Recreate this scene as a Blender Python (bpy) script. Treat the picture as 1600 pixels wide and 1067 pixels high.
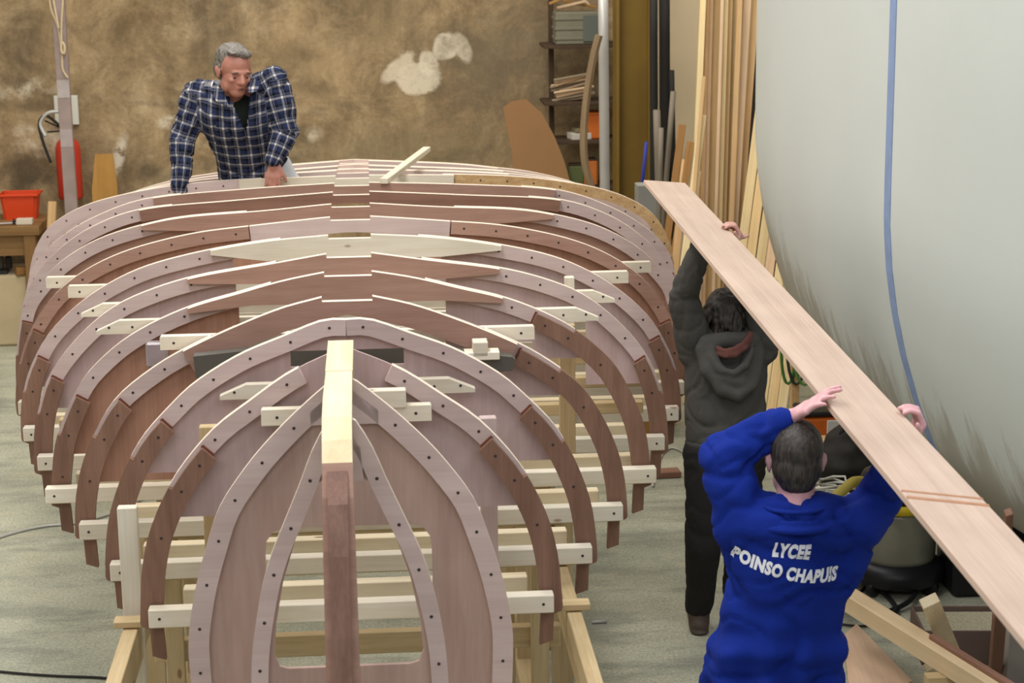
import bpy, bmesh, math, random
import numpy as np
from mathutils import Vector, Matrix, noise as mnoise
random.seed(7)
D2R = math.pi/180
for o in list(bpy.data.objects): bpy.data.objects.remove(o, do_unlink=True)
scene = bpy.context.scene
C = scene.collection

# ------------------------------------------------------------------ camera
FPX, CAMH, PITCH, ROLL = 3000.0, 3.30, 12.901*D2R, 0.707*D2R
cf = Vector((0, math.cos(PITCH), -math.sin(PITCH)))
_r = Vector((1, 0, 0)); _u = Vector((0, math.sin(PITCH), math.cos(PITCH)))
cr = _r*math.cos(ROLL) - _u*math.sin(ROLL)
cu = _r*math.sin(ROLL) + _u*math.cos(ROLL)
CP = Vector((0, 0, CAMH))
cd = bpy.data.cameras.new('camera'); cam = bpy.data.objects.new('camera', cd); C.objects.link(cam)
cd.sensor_width = 36; cd.lens = FPX/1600*36; cd.clip_start = .1; cd.clip_end = 100
cd.dof.use_dof = True; cd.dof.focus_distance = 7.6; cd.dof.aperture_fstop = 6.3
m = Matrix((cr, cu, -cf)).transposed().to_4x4(); m.translation = CP
cam.matrix_world = m
scene.camera = cam

# ------------------------------------------------------------------ light
world = bpy.data.worlds.new('World'); scene.world = world; world.use_nodes = True
world.node_tree.nodes['Background'].inputs[0].default_value = (0.80, 0.88, 1.0, 1)
world.node_tree.nodes['Background'].inputs[1].default_value = 0.22
def area(name, loc, rot, sx, sy, power, col):
    l = bpy.data.lights.new(name, 'AREA'); l.shape = 'RECTANGLE'; l.size = sx; l.size_y = sy
    l.energy = power; l.color = col
    o = bpy.data.objects.new(name, l); C.objects.link(o); o.location = loc; o.rotation_euler = rot
    return o
area('skylight', (-1.6, 7.2, 6.6), (0, 0, 0), 1.6, 7.5, 430, (1.0, 0.985, 0.96))
area('skylight', (2.6, 4.2, 6.4), (0.0, 0.15, 0), 1.6, 6.0, 150, (0.90, 0.95, 1.0))
area('front_fill', (-.6, -.8, 5.8), (48*D2R, 0, 0), 8.0, 2.4, 215, (0.95, 0.97, 1.0))  # added soft fill from behind the camera, brightens the front faces
area('shop_lamps', (-1.0, 12.6, 5.6), (-0.0, 0, 0), 9.0, 1.0, 270, (1.0, 0.93, 0.81))
area('door_daylight', (-7.5, 5.0, 3.6), (0, -80*D2R, 0), 3.5, 6.0, 130, (0.90, 0.95, 1.0))
vs = scene.view_settings
vs.view_transform = 'Standard'; vs.look = 'None'; vs.exposure = -0.08; vs.gamma = 1.0; vs.use_curve_mapping = False

# ------------------------------------------------------------------ pixel -> world helpers (image 1600 x 1067)
YAW = -4.2125*D2R
AX = Vector((math.sin(YAW), math.cos(YAW), 0)); RX = Vector((math.cos(YAW), -math.sin(YAW), 0))
B0 = Vector((-0.5327, 5.9536, 0))          # boat origin: station of the first full ring, on the floor
SP = 0.46                                   # frame spacing
def ray(px, py): return cf + cr*((px-800)/FPX) - cu*((py-533.5)/FPX)
def at(px, py, Y):
    d = ray(px, py); return CP + d*(Y/d.y)
def flr(px, py, z=0.0):
    d = ray(px, py); return CP + d*((z-CAMH)/d.z)
def atv(px, py, v):                         # on the plane of boat station v
    d = ray(px, py); return CP + d*((B0+AX*v-CP).dot(AX)/d.dot(AX))
def bw(u, v, z): return B0 + RX*u + AX*v + Vector((0, 0, z))
def ub(P): q = P-B0; return q.dot(RX), q.dot(AX), P.z

# ------------------------------------------------------------------ materials
MATS = {}
def nmat(name):
    m = bpy.data.materials.new(name); m.use_nodes = True; MATS[name] = m
    return m, m.node_tree.nodes, m.node_tree.links, m.node_tree.nodes['Principled BSDF']
def srgb(h):
    return tuple(((c/255)/12.92 if c/255 <= .04045 else ((c/255+.055)/1.055)**2.4) for c in h)+(1,)
def plain(name, col, rough=.6, metal=0, spec=.3, nscale=0, namt=.15, bump=0):
    m, N, L, b = nmat(name)
    c = srgb(col)
    b.inputs['Base Color'].default_value = c; b.inputs['Roughness'].default_value = rough
    b.inputs['Metallic'].default_value = metal; b.inputs['Specular IOR Level'].default_value = spec
    if nscale:
        tc = N.new('ShaderNodeTexCoord'); n = N.new('ShaderNodeTexNoise'); n.inputs['Scale'].default_value = nscale
        n.inputs['Detail'].default_value = 5
        L.new(tc.outputs['Object'], n.inputs['Vector'])
        mx = N.new('ShaderNodeMix'); mx.data_type = 'RGBA'
        mx.inputs[6].default_value = tuple(x*(1-namt) for x in c[:3])+(1,); mx.inputs[7].default_value = tuple(min(1, x*(1+namt)) for x in c[:3])+(1,)
        L.new(n.outputs['Fac'], mx.inputs[0]); L.new(mx.outputs[2], b.inputs['Base Color'])
        if bump:
            bp = N.new('ShaderNodeBump'); bp.inputs['Strength'].default_value = bump; bp.inputs['Distance'].default_value = .01
            L.new(n.outputs['Fac'], bp.inputs['Height']); L.new(bp.outputs['Normal'], b.inputs['Normal'])
    return m
def wood(name, c1, c2, axis=0, rough=.6, ring=26, stretch=.05, knots=False, vary=.10):
    """grain runs along local axis; every object gets its own offset and slight tone"""
    m, N, L, b = nmat(name)
    tc = N.new('ShaderNodeTexCoord'); oi = N.new('ShaderNodeObjectInfo')
    mp = N.new('ShaderNodeMapping'); sc = [1, 1, 1]; sc[axis] = stretch; mp.inputs['Scale'].default_value = sc
    ad = N.new('ShaderNodeVectorMath'); ad.operation = 'ADD'
    ml = N.new('ShaderNodeMath'); ml.operation = 'MULTIPLY'; ml.inputs[1].default_value = 37.0
    L.new(oi.outputs['Random'], ml.inputs[0]); L.new(tc.outputs['Object'], ad.inputs[0]); L.new(ml.outputs[0], ad.inputs[1])
    L.new(ad.outputs[0], mp.inputs['Vector'])
    n1 = N.new('ShaderNodeTexNoise'); n1.inputs['Scale'].default_value = ring; n1.inputs['Detail'].default_value = 6; n1.inputs['Distortion'].default_value = .6
    L.new(mp.outputs[0], n1.inputs['Vector'])
    n2 = N.new('ShaderNodeTexNoise'); n2.inputs['Scale'].default_value = ring*7; n2.inputs['Detail'].default_value = 3
    L.new(mp.outputs[0], n2.inputs['Vector'])
    n3 = N.new('ShaderNodeTexNoise'); n3.inputs['Scale'].default_value = 4; n3.inputs['Detail'].default_value = 3
    L.new(ad.outputs[0], n3.inputs['Vector'])
    r = N.new('ShaderNodeValToRGB'); r.color_ramp.elements[0].position = .3; r.color_ramp.elements[1].position = .7
    r.color_ramp.elements[0].color = srgb(c2); r.color_ramp.elements[1].color = srgb(c1)
    a1 = N.new('ShaderNodeMath'); a1.operation = 'MULTIPLY_ADD'; a1.inputs[1].default_value = .35
    L.new(n2.outputs['Fac'], a1.inputs[0]); 
    a2 = N.new('ShaderNodeMath'); a2.operation = 'MULTIPLY_ADD'; a2.inputs[1].default_value = .65
    L.new(n1.outputs['Fac'], a2.inputs[0]); a2.inputs[2].default_value = 0; L.new(a2.outputs[0], a1.inputs[2])
    L.new(a1.outputs[0], r.inputs[0])
    hsv = N.new('ShaderNodeHueSaturation'); L.new(r.outputs[0], hsv.inputs['Color'])
    v1 = N.new('ShaderNodeMath'); v1.operation = 'MULTIPLY_ADD'; v1.inputs[1].default_value = 2*vary; v1.inputs[2].default_value = 1-vary
    L.new(oi.outputs['Random'], v1.inputs[0])
    v2 = N.new('ShaderNodeMath'); v2.operation = 'MULTIPLY_ADD'; v2.inputs[1].default_value = .3; L.new(n3.outputs['Fac'], v2.inputs[0])
    v3 = N.new('ShaderNodeMath'); v3.operation = 'ADD'; v3.inputs[1].default_value = -.15; L.new(v1.outputs[0], v3.inputs[0]); L.new(v3.outputs[0], v2.inputs[2])
    L.new(v2.outputs[0], hsv.inputs['Value'])
    col = hsv.outputs[0]
    if knots:
        vo = N.new('ShaderNodeTexVoronoi'); vo.inputs['Scale'].default_value = 5.5
        mp2 = N.new('ShaderNodeMapping'); s2 = [1.6, 1.6, 1.6]; s2[axis] = .7; mp2.inputs['Scale'].default_value = s2
        L.new(ad.outputs[0], mp2.inputs['Vector']); L.new(mp2.outputs[0], vo.inputs['Vector'])
        rk = N.new('ShaderNodeMapRange'); rk.inputs[1].default_value = .06; rk.inputs[2].default_value = .10; rk.inputs[3].default_value = .75; rk.inputs[4].default_value = 0
        L.new(vo.outputs['Distance'], rk.inputs[0])
        mk = N.new('ShaderNodeMix'); mk.data_type = 'RGBA'; mk.inputs[7].default_value = srgb((120, 82, 52))
        L.new(rk.outputs[0], mk.inputs[0]); L.new(col, mk.inputs[6]); col = mk.outputs[2]
    L.new(col, b.inputs['Base Color'])
    b.inputs['Roughness'].default_value = rough; b.inputs['Specular IOR Level'].default_value = .25
    bp = N.new('ShaderNodeBump'); bp.inputs['Strength'].default_value = .15; bp.inputs['Distance'].default_value = .004
    L.new(a1.outputs[0], bp.inputs['Height']); L.new(bp.outputs['Normal'], b.inputs['Normal'])
    return m
M_LIL = wood('rose_plywood', (203, 182, 175), (184, 161, 154), 0, ring=14)
M_PAN = wood('rose_panel', (196, 172, 168), (176, 149, 143), 2, ring=9, stretch=.12)
M_PANB = wood('mahogany_panel', (176, 134, 112), (150, 108, 88), 2, ring=16, stretch=.05)
M_BRN = wood('mahogany', (150, 112, 94), (124, 90, 74), 0, ring=18, stretch=.06)
M_FLO = wood('mahogany_floor_timber', (176, 140, 122), (150, 114, 98), 0, ring=22, stretch=.06)
M_FOOT = wood('mahogany_foot', (142, 108, 90), (114, 84, 68), 2, ring=18, stretch=.08)
M_EDGE = plain('planed_edge', (228, 210, 190), .6, nscale=30, namt=.06)
M_PINE = wood('white_pine', (226, 217, 199), (206, 193, 168), 0, ring=16, stretch=.06, knots=True)
M_PINEZ = wood('white_pine_upright', (230, 214, 184), (206, 184, 146), 2, ring=16, stretch=.06, knots=True)
M_PINEY = wood('yellow_pine', (204, 182, 142), (174, 148, 106), 0, ring=16, stretch=.06, knots=True)
M_PINEY2 = wood('cream_pine', (230, 212, 176), (212, 190, 148), 1, ring=14, stretch=.06)
M_STEM = wood('mahogany_stem', (152, 118, 102), (116, 84, 72), 2, ring=20, stretch=.06)
M_PINEW = wood('cream_batten', (228, 214, 184), (206, 186, 148), 0, ring=16, stretch=.06, knots=True)
M_GLUE = plain('dried_glue', (112, 66, 50), .4, nscale=40, namt=.3)
M_PANA = wood('warm_panel', (194, 165, 152), (172, 140, 127), 2, ring=9, stretch=.10)
M_OSB = wood('flake_board', (206, 176, 130), (164, 124, 80), 0, ring=30, stretch=.5)
M_DARK = plain('dark_steel', (38, 36, 36), .5, spec=.4)
M_SCREW = plain('screw_head', (58, 46, 46), .5)
M_GREYBOX = plain('grey_plastic', (84, 80, 72), .5, nscale=8)
M_TAPE = plain('cling_film', (150, 136, 136), .25, spec=.6, nscale=14, namt=.25, bump=.6)

# ------------------------------------------------------------------ mesh helpers
def link(o, parent=None):
    C.objects.link(o)
    if parent: o.parent = parent
    return o
def mobj(name, verts, faces, mats, parent=None, idx=None, smooth=False, loc=None):
    me = bpy.data.meshes.new(name); me.from_pydata([tuple(v) for v in verts], [], faces); 
    if not isinstance(mats, (list, tuple)): mats = [mats]
    for mm in mats: me.materials.append(mm)
    if idx: 
        for p, i in zip(me.polygons, idx): p.material_index = i
    if smooth:
        for p in me.polygons: p.use_smooth = True
    me.update()
    o = bpy.data.objects.new(name, me); link(o, parent)
    if loc is not None: o.location = loc
    return o
def bmobj(name, bm, mats, parent=None, smooth=False):
    me = bpy.data.meshes.new(name); bm.normal_update(); bm.to_mesh(me); bm.free()
    if not isinstance(mats, (list, tuple)): mats = [mats]
    for mm in mats: me.materials.append(mm)
    if smooth:
        for p in me.polygons: p.use_smooth = True
    return link(bpy.data.objects.new(name, me), parent)
def empty(name, loc=(0, 0, 0), rz=0):
    o = bpy.data.objects.new(name, None); C.objects.link(o); o.location = loc; o.rotation_euler = (0, 0, rz); o.empty_display_size = .1
    return o
def tag(o, label=None, cat=None, group=None, kind=None):
    if label: o['label'] = label
    if cat: o['category'] = cat
    if group: o['group'] = group
    if kind: o['kind'] = kind
    return o
BOXCACHE = {}
def boxmesh(sx, sy, sz, bev=.003, mat=None):
    key = (round(sx, 4), round(sy, 4), round(sz, 4), bev, mat.name if mat else '')
    if key in BOXCACHE: return BOXCACHE[key]
    bm = bmesh.new(); bmesh.ops.create_cube(bm, size=1); bmesh.ops.scale(bm, vec=(sx, sy, sz), verts=bm.verts)
    if bev: bmesh.ops.bevel(bm, geom=list(bm.edges), offset=min(bev, .4*min(sx, sy, sz)), segments=1, affect='EDGES')
    me = bpy.data.meshes.new('beam'); bm.to_mesh(me); bm.free()
    if mat: me.materials.append(mat)
    BOXCACHE[key] = me
    return me
def box(name, c, size, mat, parent=None, rz=0, rot=None, bev=.003):
    o = bpy.data.objects.new(name, boxmesh(*size, bev, mat)); link(o, parent); o.location = c
    o.rotation_euler = rot if rot else (0, 0, rz)
    return o
def beam(name, p0, p1, w, h, mat, parent=None, up=(0, 0, 1), bev=.003):
    """bar from p0 to p1 along local X; w across, h along 'up'"""
    p0, p1, up = Vector(p0), Vector(p1), Vector(up)
    x = (p1-p0); ln = x.length; x.normalize(); y = up.cross(x).normalized(); z = x.cross(y)
    o = bpy.data.objects.new(name, boxmesh(ln, w, h, bev, mat)); link(o, parent)
    mm = Matrix((x, y, z)).transposed().to_4x4(); mm.translation = (p0+p1)/2
    o.matrix_basis = mm
    return o
def extrude(name, pts, v0, v1, mats, parent=None, edgeidx=None, holes=None):
    """polygon in (u,z) given a thickness between v0 and v1 (local Y); edgeidx(i)->material of side face i"""
    n = len(pts)
    V = [(u, v0, z) for u, z in pts]+[(u, v1, z) for u, z in pts]
    area2 = sum(pts[i][0]*pts[(i+1) % n][1]-pts[(i+1) % n][0]*pts[i][1] for i in range(n))
    f = list(range(n)); b = [n+i for i in range(n)][::-1]
    sides = [(i, n+i, n+(i+1) % n, (i+1) % n) for i in range(n)]
    idx = [0, 0]+[(edgeidx(i) if edgeidx else 0) for i in range(n)]
    if area2 < 0: f, b = f[::-1], b[::-1]; sides = [s[::-1] for s in sides]
    return mobj(name, V, [tuple(f), tuple(b)]+sides, mats, parent, idx)
def tube(name, pts, r, mat, parent=None, n=8, closed=False, radii=None, smooth=True):
    pts = [Vector(p) for p in pts]; V = []; F = []; K = len(pts)
    t0 = (pts[1]-pts[0]).normalized(); nn = t0.orthogonal().normalized()
    for i, p in enumerate(pts):
        t = (pts[min(i+1, K-1)]-pts[max(i-1, 0)]).normalized()
        nn = (nn-t*nn.dot(t)).normalized(); bb = t.cross(nn); rr = radii[i] if radii else r
        for k in range(n):
            a = 2*math.pi*k/n; V.append(p+(nn*math.cos(a)+bb*math.sin(a))*rr)
    for i in range(K-1):
        for k in range(n): F.append((i*n+k, i*n+(k+1) % n, (i+1)*n+(k+1) % n, (i+1)*n+k))
    F.append(tuple(range(n))[::-1]); F.append(tuple((K-1)*n+k for k in range(n)))
    return mobj(name, V, F, mat, parent, smooth=smooth)
def spline(P, n=8):
    P = [Vector(p) for p in P]; out = []
    for i in range(len(P)-1):
        a, b, c, d = P[max(i-1, 0)], P[i], P[i+1], P[min(i+2, len(P)-1)]
        for k in range(n):
            t = k/n; out.append(.5*((2*b)+(c-a)*t+(2*a-5*b+4*c-d)*t*t+(3*b-a-3*c+d)*t**3))
    out.append(P[-1]); return out

# ------------------------------------------------------------------ setting
WALLV = 9.45
def M_wall():
    m, N, L, b = nmat('old_plaster')
    tc = N.new('ShaderNodeTexCoord')
    def noise(s, d=6, rough=.6, vec=None, dist=0):
        n = N.new('ShaderNodeTexNoise'); n.inputs['Scale'].default_value = s; n.inputs['Detail'].default_value = d; n.inputs['Roughness'].default_value = rough; n.inputs['Distortion'].default_value = dist
        L.new(vec or tc.outputs['Object'], n.inputs['Vector']); return n
    def ramp(src, stops):
        r = N.new('ShaderNodeValToRGB'); e = r.color_ramp.elements
        e[0].position, e[0].color = stops[0][0], stops[0][1]; e[1].position, e[1].color = stops[-1][0], stops[-1][1]
        for p, c in stops[1:-1]: q = e.new(p); q.color = c
        L.new(src, r.inputs[0]); return r
    def mix(f, a, c, mode='MIX'):
        x = N.new('ShaderNodeMix'); x.data_type = 'RGBA'; x.blend_type = mode
        if isinstance(f, float): x.inputs[0].default_value = f
        else: L.new(f, x.inputs[0])
        for k, s in ((6, a), (7, c)):
            if isinstance(s, tuple): x.inputs[k].default_value = s
            else: L.new(s, x.inputs[k])
        return x.outputs[2]
    big = noise(.62, 6, .62, dist=.5)
    base = ramp(big.outputs['Fac'], [(.32, srgb((104, 86, 58))), (.44, srgb((146, 118, 78))), (.52, srgb((176, 146, 98))), (.60, srgb((150, 124, 84))), (.70, srgb((196, 168, 120)))])
    n2 = noise(2.6, 9, .72, dist=.6); r2 = ramp(n2.outputs['Fac'], [(.36, srgb((98, 80, 54))), (.5, srgb((158, 130, 88))), (.64, srgb((200, 174, 128)))])
    col = mix(.5, base.outputs[0], r2.outputs[0])
    n3 = noise(1.3, 6, .65, dist=.8); r3 = ramp(n3.outputs['Fac'], [(.50, (0, 0, 0, 1)), (.62, (1, 1, 1, 1))])
    f3 = N.new('ShaderNodeMath'); f3.operation = 'MULTIPLY'; f3.inputs[1].default_value = .6; L.new(r3.outputs[0], f3.inputs[0])
    col = mix(f3.outputs[0], col, srgb((104, 88, 64)))
    mps = N.new('ShaderNodeMapping'); mps.inputs['Scale'].default_value = (3, 1, .5); L.new(tc.outputs['Object'], mps.inputs['Vector'])
    n5 = noise(2.2, 6, .7, mps.outputs[0]); r5 = ramp(n5.outputs['Fac'], [(.35, (.82, .82, .82, 1)), (.65, (1.14, 1.14, 1.14, 1))]); col = mix(.7, col, r5.outputs[0], 'MULTIPLY')     # vertical runs
    n4 = noise(30, 8, .8); r4 = ramp(n4.outputs['Fac'], [(.3, (.70, .70, .70, 1)), (.7, (1.2, 1.2, 1.2, 1))])
    col = mix(.85, col, r4.outputs[0], 'MULTIPLY')
    # flaked whitish patches and repair plaster, each with its own place on the wall
    sep = N.new('ShaderNodeSeparateXYZ')
    wob = noise(6.5, 6, .7); wv = N.new('ShaderNodeVectorMath'); wv.operation = 'SCALE'; wv.inputs['Scale'].default_value = .9
    sb = N.new('ShaderNodeVectorMath'); sb.operation = 'SUBTRACT'; sb.inputs[1].default_value = (.5, .5, .5); L.new(wob.outputs['Color'], sb.inputs[0]); L.new(sb.outputs[0], wv.inputs[0])
    def patch(u, z, ru, rz_, ang, wobble, soft, color, amt, broken=0):
        nonlocal col
        w2 = N.new('ShaderNodeVectorMath'); w2.operation = 'SCALE'; w2.inputs['Scale'].default_value = wobble; L.new(wv.outputs[0], w2.inputs[0])
        ad = N.new('ShaderNodeVectorMath'); ad.operation = 'ADD'; L.new(tc.outputs['Object'], ad.inputs[0]); L.new(w2.outputs[0], ad.inputs[1])
        su = N.new('ShaderNodeVectorMath'); su.operation = 'SUBTRACT'; su.inputs[1].default_value = (u, 0, z); L.new(ad.outputs[0], su.inputs[0])
        ro = N.new('ShaderNodeVectorRotate'); ro.rotation_type = 'Y_AXIS'; ro.inputs['Angle'].default_value = ang; L.new(su.outputs[0], ro.inputs['Vector'])
        di = N.new('ShaderNodeVectorMath'); di.operation = 'MULTIPLY'; di.inputs[1].default_value = (1/ru, 0, 1/rz_); L.new(ro.outputs[0], di.inputs[0])
        le = N.new('ShaderNodeVectorMath'); le.operation = 'LENGTH'; L.new(di.outputs[0], le.inputs[0])
        mr = N.new('ShaderNodeMapRange'); mr.inputs[1].default_value = 1; mr.inputs[2].default_value = 1-soft; mr.inputs[3].default_value = 0; mr.inputs[4].default_value = amt; L.new(le.outputs['Value'], mr.inputs[0])
        f = mr.outputs[0]
        if broken:
            nb = noise(7, 6, .7); rb = ramp(nb.outputs['Fac'], [(.42, (0, 0, 0, 1)), (.42+broken, (1, 1, 1, 1))])
            mm = N.new('ShaderNodeMath'); mm.operation = 'MULTIPLY'; L.new(f, mm.inputs[0]); L.new(rb.outputs[0], mm.inputs[1]); f = mm.outputs[0]
        col = mix(f, col, color)
    def wp(px, py):
        q = ub(atv(px, py, WALLV)); return q[0], q[2]
    S = 1/195.0
    for (px, py, rx, ry, ang, wob_, soft, c, amt, br) in [
        (654, 122, 38, 27, .0, .3, .15, (226, 210, 180), .88, 0), (670, 102, 17, 26, .2, .3, .2, (226, 210, 180), .85, 0), (622, 106, 36, 15, .75, .4, .3, (222, 204, 172), .85, 0),
        (696, 73, 21, 25, -.5, .3, .2, (226, 210, 180), .88, 0), (723, 75, 14, 28, .35, .3, .25, (226, 210, 180), .88, 0),
        (760, 130, 120, 110, 0, 1.5, 1, (122, 106, 78), .6, 0), (600, 40, 110, 60, 0, 1.5, 1, (148, 126, 86), .5, 0), (500, 90, 70, 100, .3, 1.5, 1, (190, 158, 106), .45, 0), (240, 30, 60, 60, 0, 1.5, 1, (110, 86, 50), .6, 0), (640, 235, 200, 40, 0, 1.3, 1, (128, 114, 78), .6, 0),
        (40, 140, 70, 17, .1, .8, .8, (206, 190, 160), .9, .15), (62, 218, 52, 34, -.2, .8, .7, (214, 198, 172), .95, .2),
        (182, 250, 13, 50, -.35, .6, .5, (220, 206, 182), .9, .1), (225, 175, 60, 30, .2, .9, .8, (206, 182, 140), .85, .3),
        (262, 190, 20, 14, 0, .6, .6, (220, 204, 176), .9, .15), (492, 210, 16, 16, 0, .5, .8, (222, 204, 172), .8, .2),
        (455, 240, 60, 30, 0, 1, .9, (196, 172, 126), .8, .4), (700, 240, 260, 60, 0, 1, .8, (150, 132, 92), .5, .3),
        (230, 268, 26, 22, 0, .5, .6, (92, 78, 56), .7, 0), (45, 270, 60, 40, 0, .8, .7, (86, 72, 52), .8, 0), (55, 165, 60, 16, 0, .8, .7, (100, 82, 56), .7, 0),
        (462, 88, 40, 30, .5, .8, .8, (120, 100, 66), .6, 0), (495, 140, 40, 14, 0, .8, .8, (116, 96, 64), .6, 0), (800, 60, 110, 90, 0, 1.2, .9, (126, 110, 82), .65, 0)]:
        u, z = wp(px, py); patch(u, z, rx*S, ry*S, ang, wob_*min(rx, ry)*S*3.0, soft, srgb(c), amt, br)
    hs_ = N.new('ShaderNodeHueSaturation'); hs_.inputs['Saturation'].default_value = .86; hs_.inputs['Value'].default_value = .95; L.new(col, hs_.inputs['Color'])
    L.new(hs_.outputs[0], b.inputs['Base Color']); b.inputs['Roughness'].default_value = .9; b.inputs['Specular IOR Level'].default_value = .15
    bp = N.new('ShaderNodeBump'); bp.inputs['Strength'].default_value = .5; bp.inputs['Distance'].default_value = .03
    L.new(n2.outputs['Fac'], bp.inputs['Height']); L.new(bp.outputs['Normal'], b.inputs['Normal'])
    return m
def M_floor():
    m, N, L, b = nmat('dusty_concrete')
    tc = N.new('ShaderNodeTexCoord')
    def noise(s, d=6, rough=.6, sc=None):
        n = N.new('ShaderNodeTexNoise'); n.inputs['Scale'].default_value = s; n.inputs['Detail'].default_value = d; n.inputs['Roughness'].default_value = rough
        if sc:
            mp = N.new('ShaderNodeMapping'); mp.inputs['Scale'].default_value = sc; L.new(tc.outputs['Object'], mp.inputs['Vector']); L.new(mp.outputs[0], n.inputs['Vector'])
        else: L.new(tc.outputs['Object'], n.inputs['Vector'])
        return n
    def ramp(src, a, c, ca, cc):
        r = N.new('ShaderNodeValToRGB'); e = r.color_ramp.elements; e[0].position = a; e[1].position = c; e[0].color = ca; e[1].color = cc; L.new(src, r.inputs[0]); return r.outputs[0]
    def mix(f, a, c, mode='MIX'):
        x = N.new('ShaderNodeMix'); x.data_type = 'RGBA'; x.blend_type = mode
        if isinstance(f, float): x.inputs[0].default_value = f
        else: L.new(f, x.inputs[0])
        for k, s in ((6, a), (7, c)):
            if isinstance(s, tuple): x.inputs[k].default_value = s
            else: L.new(s, x.inputs[k])
        return x.outputs[2]
    n1 = noise(1.1, 6, .65); c = ramp(n1.outputs['Fac'], .3, .7, srgb((150, 152, 138)), srgb((196, 194, 176)))
    n2 = noise(70, 7, .75); c = mix(.9, c, ramp(n2.outputs['Fac'], .42, .58, (.72, .74, .70, 1), (1.16, 1.14, 1.06, 1)), 'MULTIPLY')
    n3 = noise(5, 8, .75); c = mix(ramp(n3.outputs['Fac'], .55, .75, (0, 0, 0, 1), (.6, .6, .6, 1)), c, srgb((196, 184, 150)))      # sawdust drifts
    n4 = noise(1.4, 4, .6, (1, 3.2, 1)); c = mix(ramp(n4.outputs['Fac'], .5, .62, (0, 0, 0, 1), (.45, .45, .45, 1)), c, srgb((110, 112, 104)))   # soft shadow bands painted into the floor colour
    L.new(c, b.inputs['Base Color']); b.inputs['Roughness'].default_value = .8; b.inputs['Specular IOR Level'].default_value = .2
    bp = N.new('ShaderNodeBump'); bp.inputs['Strength'].default_value = .35; bp.inputs['Distance'].default_value = .008
    L.new(n2.outputs['Fac'], bp.inputs['Height']); L.new(bp.outputs['Normal'], b.inputs['Normal'])
    return m
RZ = -YAW
def struct(o): o['kind'] = 'structure'; return o
fl = struct(box('floor', bw(0, 2.5, -.1), (18, 18, .2), M_floor(), rz=RZ, bev=0))
wb = struct(box('wall_back', bw(0, WALLV, 0)+Vector((0, 0, 0)), (18, .001, .001), M_wall(), rz=RZ, bev=0))
wb.data = bpy.data.meshes.new('wall'); _wm = MATS['old_plaster']
wb.data.from_pydata([(x, y, z) for x in (-9, 2.35) for y in (0, .3) for z in (-.0, 6.0)], [], [(0, 4, 5, 1), (2, 3, 7, 6), (0, 1, 3, 2), (4, 6, 7, 5), (1, 5, 7, 3), (0, 2, 6, 4)])
wb.data.materials.append(_wm)
M_BEI = plain('beige_plaster', (228, 208, 172), .85, nscale=2.2, namt=.14, bump=.1)
struct(box('wall_right', bw(5.3, WALLV-.05, 3.0), (6.0, .3, 6.0), M_BEI, rz=RZ, bev=0))
struct(box('wall_left', bw(-7.5, 2.5, 3.0), (.3, 14.5, 6.0), M_BEI, rz=RZ, bev=0))
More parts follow.
